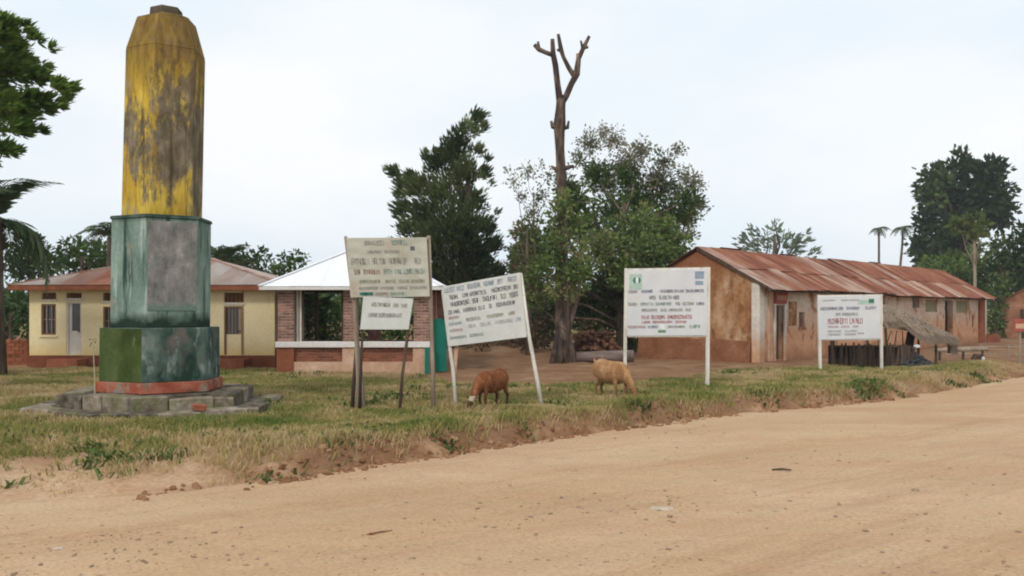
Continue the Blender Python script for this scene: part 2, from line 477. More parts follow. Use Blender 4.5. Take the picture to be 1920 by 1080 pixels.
g = G('dark_glass'); M['glass'] = g.done(g.ramp(g.noise(g.obj, 2.0), [(0.3, (0.03, 0.028, 0.03)), (0.7, (0.07, 0.06, 0.06))]), 0.12, 0.5)
M['black'] = surf('near_black', [(0.3, (0.02, 0.016, 0.013)), (0.7, (0.045, 0.035, 0.03))], 4, bump=0.3)  # plain near-black; also colours the added screens that darken the house interiors
M['teal'] = surf('teal_green_paint', [(0.3, (0.012, 0.125, 0.09)), (0.7, (0.02, 0.18, 0.13))], 2, rough=0.55, bump=0.1, fine=0.1)
M['straw_stem'] = surf('pale_stem', [(0.3, (0.36, 0.30, 0.2)), (0.7, (0.46, 0.39, 0.27))], 6)
M['thatch'] = surf('grey_thatch', [(0.3, (0.17, 0.125, 0.09)), (0.55, (0.28, 0.21, 0.155)), (0.8, (0.38, 0.30, 0.23))], 9, (1, 1, 1), bump=0.9, bscale=40, bdist=0.03)
M['straw'] = leafmat('straw', [(0.0, (0.13, 0.095, 0.065)), (0.5, (0.27, 0.205, 0.15)), (1.0, (0.42, 0.335, 0.26))], 0.1)
M['stone'] = surf('lichen_stone', [(0.3, (0.05, 0.04, 0.03)), (0.5, (0.13, 0.105, 0.08)), (0.75, (0.29, 0.25, 0.20))], 6, bump=1.0, bscale=18, bdist=0.04, rand=0.25,
                  layers=[('noise', (0.13, 0.14, 0.06), 3.0, 0.55, 0.68, (1, 1, 1))])
M['stonetop'] = surf('worn_cement', [(0.3, (0.12, 0.09, 0.06)), (0.48, (0.235, 0.19, 0.14)), (0.7, (0.40, 0.34, 0.275))], 5, bump=1.0, bscale=16, bdist=0.03, rand=0.15,
                     layers=[('noise', (0.19, 0.19, 0.09), 1.6, 0.54, 0.66, (1, 1, 1))])
M['redband'] = surf('worn_red_paint', [(0.3, (0.20, 0.05, 0.026)), (0.5, (0.33, 0.095, 0.055)), (0.7, (0.42, 0.16, 0.105))], 2.5, bump=0.4, bscale=20,
                    layers=[('noise', (0.24, 0.20, 0.15), 2.6, 0.53, 0.62, (1, 1, 1)), ('noise', (0.10, 0.07, 0.05), 3.6, 0.57, 0.66, (1, 1, 1))])
M['greenface'] = surf('mossy_green_paint', [(0.3, (0.03, 0.045, 0.014)), (0.5, (0.055, 0.082, 0.024)), (0.7, (0.10, 0.125, 0.05))], 2.2, (1, 1, 0.7), bump=0.5, bscale=20,
                      layers=[('noise', (0.045, 0.05, 0.025), 2.2, 0.58, 0.7, (1, 1, 0.4)), ('noise', (0.22, 0.24, 0.12), 3, 0.64, 0.72, (1, 1, 0.5))])
M['tealface'] = surf('scuffed_teal_paint', [(0.3, (0.022, 0.042, 0.034)), (0.45, (0.055, 0.09, 0.075)), (0.58, (0.10, 0.145, 0.122)), (0.7, (0.21, 0.245, 0.215))], 1.7, (1, 1, 0.75), bump=0.5, bscale=20,
                     layers=[('noise', (0.30, 0.34, 0.31), 3.0, 0.54, 0.68, (1.2, 1.2, 0.6)), ('noise', (0.13, 0.12, 0.10), 2.2, 0.55, 0.68, (1, 1, 1)), ('noise', (0.42, 0.46, 0.43), 4.2, 0.62, 0.70, (1.2, 1.2, 0.5)), ('noise', (0.022, 0.045, 0.035), 1.8, 0.55, 0.66, (1, 1, 0.4)), ('z', (0.03, 0.05, 0.04), 0.55, 0.42, 0.25)])
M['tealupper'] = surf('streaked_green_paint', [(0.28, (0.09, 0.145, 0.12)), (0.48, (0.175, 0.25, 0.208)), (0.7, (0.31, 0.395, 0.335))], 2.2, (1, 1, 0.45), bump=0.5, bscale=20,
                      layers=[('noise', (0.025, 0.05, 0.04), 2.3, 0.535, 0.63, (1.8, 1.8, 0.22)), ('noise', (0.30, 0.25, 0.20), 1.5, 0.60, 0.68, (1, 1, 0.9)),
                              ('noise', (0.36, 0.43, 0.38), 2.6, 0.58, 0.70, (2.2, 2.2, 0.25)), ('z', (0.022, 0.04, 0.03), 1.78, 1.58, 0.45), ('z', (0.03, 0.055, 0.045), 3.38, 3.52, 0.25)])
M['plaque'] = surf('bare_grey_plaque', [(0.3, (0.12, 0.125, 0.112)), (0.48, (0.20, 0.195, 0.178)), (0.6, (0.27, 0.255, 0.235)), (0.72, (0.39, 0.375, 0.35))], 4.5, (1, 1, 0.6), bump=0.6, bscale=24,
                   layers=[('noise', (0.10, 0.115, 0.10), 3, 0.57, 0.68, (1.3, 1.3, 0.5)), ('noise', (0.15, 0.215, 0.18), 2.6, 0.55, 0.66, (1, 1, 0.6)), ('z', (0.14, 0.20, 0.165), 1.98, 1.85, 0.4)])

# the yellow shaft: blotchy peeling yellow paint, sooty grey patches, brown stained top
g = G('streaked_yellow_paint')
v = g.mapping(g.obj, (1.6, 1.6, 0.5))
c = g.ramp(g.noise(v, 2.2, 8, 0.66), [(0.3, (0.30, 0.18, 0.025)), (0.45, (0.48, 0.32, 0.045)), (0.58, (0.60, 0.43, 0.075)), (0.72, (0.64, 0.50, 0.15))])
pale = g.ramp(g.noise(g.mapping(g.obj, (1.2, 1.2, 0.7), (7.1, 2.2, 1.0)), 2.4, 9, 0.72), [(0.54, 0.0), (0.63, 0.75)])
c = g.mix(pale, c, g.ramp(g.noise(g.obj, 5, 6, 0.6), [(0.3, (0.27, 0.22, 0.14)), (0.7, (0.44, 0.37, 0.26))]))
sn = g.noise(g.mapping(g.obj, (1.3, 1.3, 0.55), (2.3, 1.1, 4.0)), 2.0, 11, 0.78, 0.2)
z = g.xyz(2)
band = g.ramp(g.math('DIVIDE', g.math('SUBTRACT', z, 3.6), 2.5), [(0.0, 0.02), (0.28, 0.15), (0.55, 0.21), (0.8, 0.11), (1.0, 0.06)])
side = g.math('MULTIPLY', g.xyz(0), 0.10)
fac = g.math('ADD', g.math('ADD', sn, band), side)
soot = g.ramp(g.noise(g.mapping(g.obj, (1, 1, 0.6)), 3.4, 9, 0.7), [(0.34, (0.045, 0.042, 0.04)), (0.5, (0.13, 0.11, 0.085)), (0.64, (0.24, 0.205, 0.16)), (0.75, (0.36, 0.32, 0.27))])
c = g.mix(g.ramp(fac, [(0.57, 0.0), (0.66, 0.92)]), c, soot)
run = g.ramp(g.noise(g.mapping(g.obj, (5.5, 5.5, 0.28), (0.4, 3.3, 1.0)), 1.5, 6, 0.6), [(0.56, 0.0), (0.66, 0.7)])
c = g.mix(run, c, (0.085, 0.06, 0.028))
top = g.ramp(g.math('DIVIDE', g.math('SUBTRACT', g.math('ADD', z, g.math('MULTIPLY', sn, 1.4)), 6.3), 1.0), [(0.0, 0.0), (1.0, 0.85)])
c = g.mix(top, c, g.ramp(g.noise(g.mapping(g.obj, (2, 2, 0.4)), 2.5, 8, 0.68), [(0.3, (0.085, 0.05, 0.014)), (0.5, (0.17, 0.105, 0.035)), (0.66, (0.27, 0.175, 0.07)), (0.78, (0.36, 0.28, 0.17))]))
k = g.ramp(g.noise(g.mapping(g.obj, (8, 8, 1.0)), 1.8, 6, 0.65), [(0.3, 0.70), (0.7, 1.16)])
c = g.mix(1.0, c, k, 'MULTIPLY')
g.bump(g.noise(g.obj, 16, 6, 0.65), 0.5, 0.02)
M['yellow'] = g.done(c, 0.95, 0.05)
M['cap'] = surf('stained_cap', [(0.3, (0.06, 0.05, 0.035)), (0.6, (0.12, 0.10, 0.07)), (0.8, (0.2, 0.16, 0.1))], 4, bump=0.5)

M['goat_red'] = surf('red_brown_hide', [(0.3, (0.11, 0.035, 0.015)), (0.5, (0.21, 0.075, 0.032)), (0.7, (0.36, 0.16, 0.08))], 6, (1.6, 1.6, 0.8), bump=0.5, bscale=60, bdist=0.006,
                     layers=[('z', (0.08, 0.04, 0.022), 0.30, 0.2, 0.1)])
M['goat_tan'] = surf('tan_hide', [(0.3, (0.22, 0.10, 0.04)), (0.48, (0.37, 0.195, 0.088)), (0.7, (0.53, 0.34, 0.19))], 5, (1.6, 1.6, 0.8), bump=0.5, bscale=60, bdist=0.006, layers=[('z', (0.21, 0.115, 0.05), 0.34, 0.22, 0.15)])
M['goat_white'] = surf('cream_hide', [(0.3, (0.34, 0.26, 0.17)), (0.7, (0.48, 0.40, 0.29))], 6, bump=0.4, bscale=60)
M['horn'] = surf('dark_horn', [(0.3, (0.05, 0.04, 0.03)), (0.7, (0.11, 0.09, 0.07))], 8, bump=0.3)
M['charcoal'] = surf('charcoal', [(0.3, (0.03, 0.03, 0.033)), (0.6, (0.08, 0.08, 0.085)), (0.8, (0.18, 0.175, 0.18))], 6, bump=0.9, bscale=20, bdist=0.04)
M['cloth'] = surf('white_cloth', [(0.3, (0.5, 0.52, 0.55)), (0.7, (0.68, 0.69, 0.7))], 4, bump=0.2)
M['pebble'] = surf('pebble', [(0.3, (0.22, 0.15, 0.10)), (0.6, (0.35, 0.245, 0.165)), (0.8, (0.48, 0.36, 0.26))], 1.2, bump=0.4)
M['palestone'] = surf('pale_stone', [(0.3, (0.44, 0.34, 0.25)), (0.7, (0.56, 0.46, 0.37))], 3, bump=0.4)


def ink(name, c):
    k = 'ink_' + name
    if k not in M:
        M[k] = surf('lettering_' + name, [(0.3, tuple(x * 0.85 for x in c)), (0.7, tuple(min(1, x * 1.15) for x in c))], 12, rough=0.6, bump=0.0, fine=0.0)
    return M[k]


# ------------------------------------------------------------------ terrain
EDGE = np.array([(-160, 4.0), (-40, 7.6), (-12, 8.8), (-5.35, 9.5), (-3.7, 10.1), (-2.6, 11.1), (-1.84, 12.0), (-0.32, 13.6), (1.27, 15.4), (3.44, 17.2),
                 (6.13, 19.3), (9.4, 21.6), (12.6, 24.6), (15.6, 27.7), (24, 36.5), (60, 76), (400, 450)], float)


def edge_dist(x, y):
    """distance from the foot of the bank, positive on the grass side"""
    x = np.asarray(x, float); y = np.asarray(y, float)
    best = np.full(x.shape, 1e9); sgn = np.ones(x.shape)
    for (ax, ay), (bx, by) in zip(EDGE[:-1], EDGE[1:]):
        dx, dy = bx - ax, by - ay
        t = np.clip(((x - ax) * dx + (y - ay) * dy) / (dx * dx + dy * dy), 0, 1)
        ex, ey = x - (ax + t * dx), y - (ay + t * dy)
        d = np.hypot(ex, ey)
        cr = dx * (y - ay) - dy * (x - ax)
        upd = d < best - 1e-9
        best = np.where(upd, d, best); sgn = np.where(upd, np.sign(cr), sgn)
    return best * sgn


def bank_w(x):
    return np.interp(x, [-9, -5, -3.6, -2.4, 1.5, 8, 14, 22], [3.4, 3.0, 1.5, 0.55, 0.55, 0.7, 1.4, 3.0])


def ground_z(x, y):
    x = np.asarray(x, float); y = np.asarray(y, float)
    d = edge_dist(x, y)
    d = d + (fbm(x * 1.4, y * 1.4, 3) - 0.5) * 0.5 * np.clip(bank_w(x) + 0.25, 0, 1) + (fbm(x * 5.0, y * 5.0, 5) - 0.5) * 0.16
    t = np.clip(d / bank_w(x), -0.3, 1)
    tt = np.clip(t, 0, 1)
    z = -0.36 + 0.40 * tt * tt * (3 - 2 * tt) - 0.04 * np.clip((d - 0.6) / 1.5, 0, 1) + np.minimum(t, 0) * 0.25
    near = np.exp(-((y - 20) / 25.0) ** 2)
    z = z + (fbm(x * 0.8, y * 0.8, 9) - 0.5) * 0.16 * tt * near
    z = z + (fbm(x * 4.0, y * 4.0, 11) - 0.5) * 0.07 * np.clip(t * 3, 0, 1) * near
    z = z + 0.55 * np.exp(-((x + 0.6) / 2.2) ** 2 - ((y - 36.5) / 2.0) ** 2)         # earth mound under the conifer
    far = np.clip((y - 62) / 60.0, 0, 1) * np.clip((x - 20) / 20, 0, 1)
    z = z + far * 2.0
    return z


def gz(x, y):
    return float(ground_z(np.array([x]), np.array([y]))[0])


def yard_limit(x):
    return np.interp(x, [-30, -8, -3.0, -1.5, 2, 4.6, 6.5, 12, 16, 40], [28, 27.6, 26.6, 22.2, 22.0, 23.6, 27.5, 29.5, 31, 48])


def sheet(name, xs, ys, zf, mat, soil=None, uniform=None):
    Xg, Yg = np.meshgrid(xs, ys)
    Zg = zf(Xg, Yg)
    nx, ny = len(xs), len(ys)
    V = np.stack([Xg.ravel(), Yg.ravel(), Zg.ravel()], 1)
    i = np.arange((ny - 1) * (nx - 1)); r = i // (nx - 1); c = i % (nx - 1)
    a = r * nx + c
    F = np.stack([a, a + 1, a + nx + 1, a + nx], 1)
    me = mesh_np(name, V, F)
    if soil is not None:
        at = me.attributes.new('soil', 'FLOAT', 'POINT')
        at.data.foreach_set('value', soil(Xg, Yg).ravel().astype(np.float32))
        d = edge_dist(Xg, Yg)
        ap = np.clip((-2.6 - Xg) / 1.2, 0, 1) * np.clip(1.45 - d / bank_w(Xg) + (fbm(Xg * 1.2, Yg * 1.2, 91) - 0.5) * 1.3, 0, 1)
        at = me.attributes.new('apron', 'FLOAT', 'POINT')
        at.data.foreach_set('value', ap.ravel().astype(np.float32))
    o = link(name, me, None, mat, True)
    return tag(o, kind='structure')


def soil_of(x, y):
    d = edge_dist(x, y); w = bank_w(x)
    bank = np.clip(1.25 - d / w + (fbm(x * 1.7, y * 1.7, 21) - 0.5) * 0.9, 0, 1)
    yard = np.clip((y - yard_limit(x)) / 1.2 + (fbm(x * 0.9, y * 0.9, 23) - 0.5) * 1.6 + 0.5, 0, 1)
    yard = yard * np.clip((75 - y) / 12.0, 0, 1)
    trail = np.exp(-((y - (20.6 + 0.12 * x)) / 0.5) ** 2) * np.clip((5.2 - np.abs(x + 1.0)) / 1.5, 0, 1) * (fbm(x * 1.1, y * 1.1, 27) > 0.40)
    return np.maximum(bank, np.maximum(0.5 * yard, 0.42 * trail))


def axis(lo, hi, step, far):
    a = list(np.arange(lo, hi, step))
    s = step; p = hi
    while p < far[1]:
        a.append(p); s *= 1.22; p += s
    a.append(far[1])
    s = step; p = lo - step; b = []
    while p > far[0]:
        b.append(p); s *= 1.22; p -= s
    b.append(far[0])
    return np.array(b[::-1] + a)


sheet('ground', axis(-14, 26, 0.14, (-2500, 2500)), axis(8, 34, 0.14, (-60, 3500)), ground_z, M['ground'], soil_of)


def road_z(x, y):
    d = edge_dist(x, y)
    z = -0.30 + (fbm(x * 0.3, y * 0.6, 31) - 0.5) * 0.07 + (fbm(x * 2.2, y * 2.2, 33) - 0.5) * 0.03 + (fbm(x * 5.5, y * 5.5, 35) - 0.5) * 0.024
    al = (x + y) * 0.7
    for c0, w0 in ((-1.5, 0.22), (-3.1, 0.28), (-4.3, 0.2), (-6.0, 0.3)):
        z = z - 0.014 * np.exp(-((d - c0 + 0.5 * (fbm(al * 0.22, al * 0 + c0, 37) - 0.5)) / w0) ** 2)
    return z - np.clip(d - 0.35, 0, 1.0) * 0.7


sheet('road', axis(-8, 24, 0.09, (-160, 200)), axis(6, 30, 0.09, (-40, 230)), road_z, M['road'])


# ------------------------------------------------------------------ grass and stones
def in_view(x, y, z=0.0, m=120):
    px = 960 + FOC * x / y
    return (px > -m) & (px < 1920 + m)


rs = np.random.RandomState(5)


def blades(name, n, xr, yr, density, hgt, wid, mat, lean, tintf, per=5, spread=0.06):
    x = rs.uniform(*xr, n); y = rs.uniform(*yr, n)
    keep = in_view(x, y) & (rs.rand(n) < density(x, y))
    x, y = x[keep], y[keep]
    hh = hgt(x, y)
    tt = tintf(x, y)
    x = np.repeat(x, per); y = np.repeat(y, per); hh = np.repeat(hh, per); tt = np.repeat(tt, per)
    k = len(x)
    x = x + rs.normal(0, spread, k); y = y + rs.normal(0, spread, k)
    z = ground_z(x, y) - 0.01
    h = hh * rs.uniform(0.5, 1.25, k)
    a = rs.uniform(0, 2 * np.pi, k)
    w = wid * rs.uniform(0.6, 1.4, k)
    ln = lean * h * rs.uniform(0.2, 1.2, k)
    la = rs.uniform(0, 2 * np.pi, k)
    lx, ly = np.cos(la) * ln, np.sin(la) * ln
    cx, cy = np.cos(a) * w / 2, np.sin(a) * w / 2
    b = np.stack([x, y, z], 1)
    V = np.empty((k, 5, 3))
    V[:, 0] = b + np.stack([-cx, -cy, 0 * z], 1)
    V[:, 1] = b + np.stack([cx, cy, 0 * z], 1)
    V[:, 2] = b + np.stack([cx * 0.8 + lx * 0.4, cy * 0.8 + ly * 0.4, h * 0.6], 1)
    V[:, 3] = b + np.stack([-cx * 0.8 + lx * 0.4, -cy * 0.8 + ly * 0.4, h * 0.6], 1)
    V[:, 4] = b + np.stack([lx, ly, h * (1 - 0.25 * lean)], 1)
    base = np.arange(k)[:, None] * 5
    F = np.concatenate([base + np.array([[0, 1, 2]]), base + np.array([[0, 2, 3]]), base + np.array([[3, 2, 4]])])
    tn = np.clip(tt + rs.normal(0, 0.14, k), 0, 1)
    me = mesh_np(name, V.reshape(-1, 3), F, np.tile(tn, 3))
    return link(name, me, None, mat)


def grass_density(x, y):
    d = edge_dist(x, y); w = bank_w(x)
    k0 = np.interp(w, [0.6, 0.8, 2.0], [0.42, 0.25, 0.36])
    e = np.clip((d - k0 * w) / (0.35 * w) + (fbm(x * 1.5, y * 1.5, 41) - 0.5) * 2.2, 0.0, 1)
    e = np.where(d < 0.12, 0, e)
    yd = 1 - np.clip((y - yard_limit(x)) / 1.0 + (fbm(x * 0.9, y * 0.9, 23) - 0.5) * 1.6 + 0.5, 0, 1)
    trail = 1 - 0.75 * np.exp(-((y - (20.6 + 0.12 * x)) / 0.45) ** 2) * (np.abs(x + 1.0) < 5)
    patch = np.where(np.hypot(x + 6.53, y - 16.9) < 2.28, 0.0, 1.0) * np.clip(0.45 + (fbm(x * 0.7, y * 0.7, 43) - 0.35) * 2.6, 0.30, 1)
    return e * yd * trail * patch


def grass_h(x, y):
    d = edge_dist(x, y); w = bank_w(x)
    tall = np.clip(fbm(x * 0.9, y * 0.9, 47) * 2.6 - 0.85, 0, 1.3)
    near_edge = np.exp(-((d - w) / 0.9) ** 2)
    mon_r = np.hypot(x + 6.5, y - 16.9)
    return 0.05 + 0.085 * tall + 0.05 * near_edge + 0.03 * np.exp(-((mon_r - 2.6) / 0.6) ** 2)


def grass_t(x, y):
    d = edge_dist(x, y); w = bank_w(x)
    t = 0.57 + (fbm(x * 0.5, y * 0.8, 51) - 0.5) * 1.35 + (fbm(x * 2.1, y * 2.1, 53) - 0.5) * 0.5
    t = t + 0.35 * (fbm(x * 1.3, y * 1.6, 59) > 0.58) - 0.05
    t = t + 0.34 * np.clip(1.25 - d / w, 0, 1) - 0.10 * np.clip((x + 1) / 4, 0, 1) + 0.10 * np.clip((x - 8) / 5, 0, 1)
    return t


tag(blades('grass', 230000, (-15, 24), (9.3, 32), grass_density, grass_h, 0.016, M['grass'], 0.75, grass_t),
    'short dry green and straw coloured grass on the verge', 'grass', kind='stuff')


def tuft_density(x, y):
    return grass_density(x, y) * np.clip((fbm(x * 2.3, y * 2.3, 81) - 0.50) * 6, 0.04, 1)


tag(blades('grass_tufts', 11000, (-15, 24), (9.3, 30), tuft_density, lambda x, y: 0.115 + 0.10 * (fbm(x * 3, y * 3, 83) - 0.4), 0.014, M['grass'], 1.0,
           lambda x, y: 0.15 + 0.85 * (fbm(x * 2.1 + 9, y * 2.1, 85) > 0.5) * 0.8, 16, 0.05), 'taller tufts of green and dry grass on the verge', 'grass', kind='stuff')


def weed_density(x, y):
    d = edge_dist(x, y); w = bank_w(x)
    lip = np.exp(-((d - 0.75 * w) / 0.7) ** 2)
    return (np.where(fbm(x * 1.3, y * 1.3, 61) > 0.64, 0.8, 0.0) * lip + (fbm(x * 1.1, y * 1.1, 63) > 0.70) * 0.35) * (d > 0.15) * (y < yard_limit(x) - 0.3)


tag(blades('weeds', 26000, (-9, 20), (9.6, 29), weed_density, lambda x, y: 0.16 + 0 * x, 0.045, M['weed'], 1.3, lambda x, y: 0.45 + (fbm(x, y, 67) - 0.5) * 1.2, 6, 0.09),
    'low leafy weeds growing along the bank', 'weeds', kind='stuff')

# pebbles and crumbs of earth on the road
bm = bmesh.new()
cl_pts = [(random.uniform(-0.55, 0.58), 7.3 + 9 * random.random() ** 1.4) for _ in range(22)]
for i in range(1500):
    y = 7.1 + 17 * random.random() ** 1.6
    x = random.uniform(-0.6, 0.62) * y
    if i >= 550:
        q0 = random.choice(cl_pts); y = q0[1] + random.gauss(0, 0.45); x = q0[0] * q0[1] + random.gauss(0, 0.6)
        if y < 6.9: continue
    if edge_dist(np.array([x]), np.array([y]))[0] > -0.15:
        continue
    if fbm(np.array([x * 0.5]), np.array([y * 0.5]), 71)[0] < 0.47 and random.random() < 0.75:
        continue
    r = 0.006 + 0.017 * random.random() ** 4
    z = float(road_z(np.array([x]), np.array([y]))[0])
    mt = Matrix.Translation((x, y, z + r * 0.2)) @ Matrix.Rotation(random.uniform(0, 6.3), 4, 'Z') @ Matrix.Diagonal((r * random.uniform(1, 1.8), r * random.uniform(0.8, 1.2), r * 0.6, 1))
    bmesh.ops.create_icosphere(bm, subdivisions=1, radius=1.0, matrix=mt)
me = bpy.data.meshes.new('pebbles'); bm.to_mesh(me); bm.free()
tag(link('pebbles', me, None, M['pebble']), 'small brown stones and crumbs scattered over the dirt road', 'pebbles', kind='stuff')


# crumbled clods of red earth along the cut bank
bm = bmesh.new()
for i in range(1500):
    k = random.random() ** 0.8
    x = random.uniform(-4.2, 9.0)
    y0 = float(np.interp(x, EDGE[:, 0], EDGE[:, 1]))
    y = y0 + random.uniform(-0.12, 1.0) * (0.5 + 0.3 * k)
    d = float(edge_dist(np.array([x]), np.array([y]))[0])
    if d > 0.55 or fbm(np.array([x * 1.2]), np.array([y * 1.2]), 95)[0] < 0.42: continue
    r = 0.012 + 0.045 * random.random() ** 3
    z = max(gz(x, y), float(road_z(np.array([x]), np.array([y]))[0]))
    bmesh.ops.create_icosphere(bm, subdivisions=1, radius=1.0, matrix=Matrix.Translation((x, y, z + r * 0.15)) @ Matrix.Rotation(random.uniform(0, 6), 4, 'X') @ Matrix.Rotation(random.uniform(0, 6), 4, 'Z') @ Matrix.Diagonal((r * random.uniform(0.8, 1.7), r, r * 0.75, 1)))
me = bpy.data.meshes.new('earth_clods'); bm.to_mesh(me); bm.free()
tag(link('earth_clods', me, None, surf('red_clod', [(0.3, (0.14, 0.065, 0.03)), (0.5, (0.27, 0.14, 0.075)), (0.7, (0.43, 0.27, 0.16))], 3, bump=0.8, bscale=25, bdist=0.02)), 'crumbled clods of red brown earth along the cut road bank', 'earth', kind='stuff')


def lump(name, mat, x, y, z, sx, sy, sz, label, cat, group=None, seed=0, parent=None, rough=0.25, sub=2):
    bm = bmesh.new()
    bmesh.ops.create_icosphere(bm, subdivisions=sub, radius=1.0)
    rr = random.Random(seed)
    for v in bm.verts:
        v.co *= 1 + rr.uniform(-rough, rough)
        v.co = Vector((v.co.x * sx, v.co.y * sy, v.co.z * sz))
    me = bpy.data.meshes.new(name); bm.to_mesh(me); bm.free()
    o = link(name, me, parent, mat)
    o.location = (x, y, z); o.rotation_euler = (0, 0, rr.uniform(-0.4, 0.4))
    if label:
        tag(o, label, cat, group)
    return o


def road_at(px, py):
    Y = (CAMZ + 0.30) * FOC / (py - HOR)
    x = PX(px, Y)
    return x, Y, float(road_z(np.array([x]), np.array([Y]))[0])


x, y, z = road_at(1238, 952)
lump('pale_stone', M['palestone'], x, y, z + 0.004, 0.13, 0.09, 0.018, 'flat pale stone worn into the middle of the dirt road', 'stone', seed=3)
x, y, z = road_at(1256, 971)
lump('road_stone', M['pebble'], x, y, z + 0.012, 0.035, 0.03, 0.02, 'small dark stone just below the flat pale stone on the road', 'stone', seed=4, sub=1)
x, y, z = road_at(1716, 921)
lump('road_stone', M['pebble'], x, y, z + 0.012, 0.045, 0.03, 0.025, 'dark stone lying alone on the right part of the dirt road', 'stone', seed=5, sub=1)
x, y, z = road_at(108, 1028)
lump('road_stone', M['palestone'], x, y, z + 0.006, 0.06, 0.04, 0.012, 'pale flat stone at the left near corner of the dirt road', 'stone', seed=6, sub=1)
x, y, z = road_at(1465, 883)
mb = MB(); mb.tube([(x - 0.12, y, z + 0.015), (x + 0.02, y + 0.02, z + 0.02), (x + 0.13, y - 0.01, z + 0.012)], [0.012, 0.014, 0.008], 6)
tag(mb.build('stick', M['darkwood']), 'short dark stick lying on the dirt road', 'stick')
x, y, z = road_at(700, 1002)
mb = MB(); mb.tube([(x - 0.03, y, z + 0.01), (x + 0.06, y + 0.05, z + 0.016), (x + 0.16, y + 0.13, z + 0.01)], [0.006, 0.007, 0.004], 5)
t = thing('dry_twig', 'dry orange brown twig with a leaf on the near dirt road', 'twig', (0, 0, 0))
mb.build('stem', M['brickred'], t)
MB().add([(x - 0.07, y - 0.03, z + 0.008), (x - 0.02, y - 0.035, z + 0.022), (x + 0.02, y, z + 0.012), (x - 0.03, y + 0.02, z + 0.02)], [(0, 1, 2, 3)]).build('leaf', M['brickred'], t)

# ------------------------------------------------------------------ monument
MX, MY = PX(303, 16.9), 16.9
S = FOC / MY
mon = thing('monument', 'tall yellow six sided shaft on a green pedestal with stepped base', 'monument', (MX, MY, 0))
A0 = R(-86.0)


def hexr(rad, z, rot=0.0, dx=0.0):
    return [(dx + rad * math.cos(A0 + rot + k * math.pi / 3), rad * math.sin(A0 + rot + k * math.pi / 3), z) for k in range(6)]


def hexblock(name, r0, z0, r1, z1, mats, idx, dx0=0.0, dx1=0.0, bev=0.012, rot=0.0):
    mb = MB()
    a, b = hexr(r0, z0, rot, dx0), hexr(r1, z1, rot, dx1)
    for k in range(6):
        mb.add([a[k], a[(k + 1) % 6], b[(k + 1) % 6], b[k]], [(0, 1, 2, 3)], idx[k])
    mb.add(a, [(5, 4, 3, 2, 1, 0)], 0); mb.add(b, [(0, 1, 2, 3, 4, 5)], 0)
    return mb.build(name, mats, mon, bevel=bev)


zb, z1, z2, z3 = 0.44, 1.50, 3.52, 6.58
RB = 1.08
hexblock('red_band', RB + 0.06, 0.34, RB + 0.05, 0.535, [M['redband']], [0] * 6)
# vertex k at angle -108 + 60k; the face between k=5 and k=0 is the left one, k=0-1 the front one
hexblock('lower_block', RB, 0.535, RB - 0.01, z1, [M['tealface'], M['greenface']], [0, 0, 0, 0, 1, 1], 0, 0.0)
RU = 0.895
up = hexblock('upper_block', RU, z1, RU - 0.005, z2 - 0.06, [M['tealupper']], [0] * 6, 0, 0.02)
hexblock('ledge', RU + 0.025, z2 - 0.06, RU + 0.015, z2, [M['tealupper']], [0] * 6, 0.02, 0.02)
RY = 0.722
hexblock('shaft', RY, z2, RY - 0.01, z3, [M['yellow']], [0] * 6, 0.02, 0.09)
hexblock('tapered_top', RY - 0.01, z3, 0.53, 7.19, [M['yellow']], [0] * 6, 0.09, 0.10)
hexblock('crown_slab', 0.53, 7.19, 0.34, 7.27, [M['yellow']], [0] * 6, 0.10, 0.11, 0.004)
hexblock('finial', 0.305, 7.26, 0.29, 7.42, [M['cap']], [0] * 6, 0.09, 0.09)
# plaque on the front face of the upper block
a, b = Vector(hexr(RU - 0.002, 0)[0]), Vector(hexr(RU - 0.002, 0)[1])
nrm = Vector(((a + b).x, (a + b).y, 0)).normalized()
mb = MB()
qa, qb = a.lerp(b, 0.02), a.lerp(b, 0.975)
vs = []
for off in (-0.02, 0.009):
    vs += [qa + nrm * off + Vector((0.01, 0, 1.80)), qb + nrm * off + Vector((0.01, 0, 1.80)), qb + nrm * off + Vector((0.02, 0, 3.40)), qa + nrm * off + Vector((0.02, 0, 3.40))]
mb.add(vs, [(0, 3, 2, 1), (4, 5, 6, 7), (0, 1, 5, 4), (1, 2, 6, 5), (2, 3, 7, 6), (3, 0, 4, 7)])
mb.build('plaque', M['plaque'], mon, bevel=0.006)


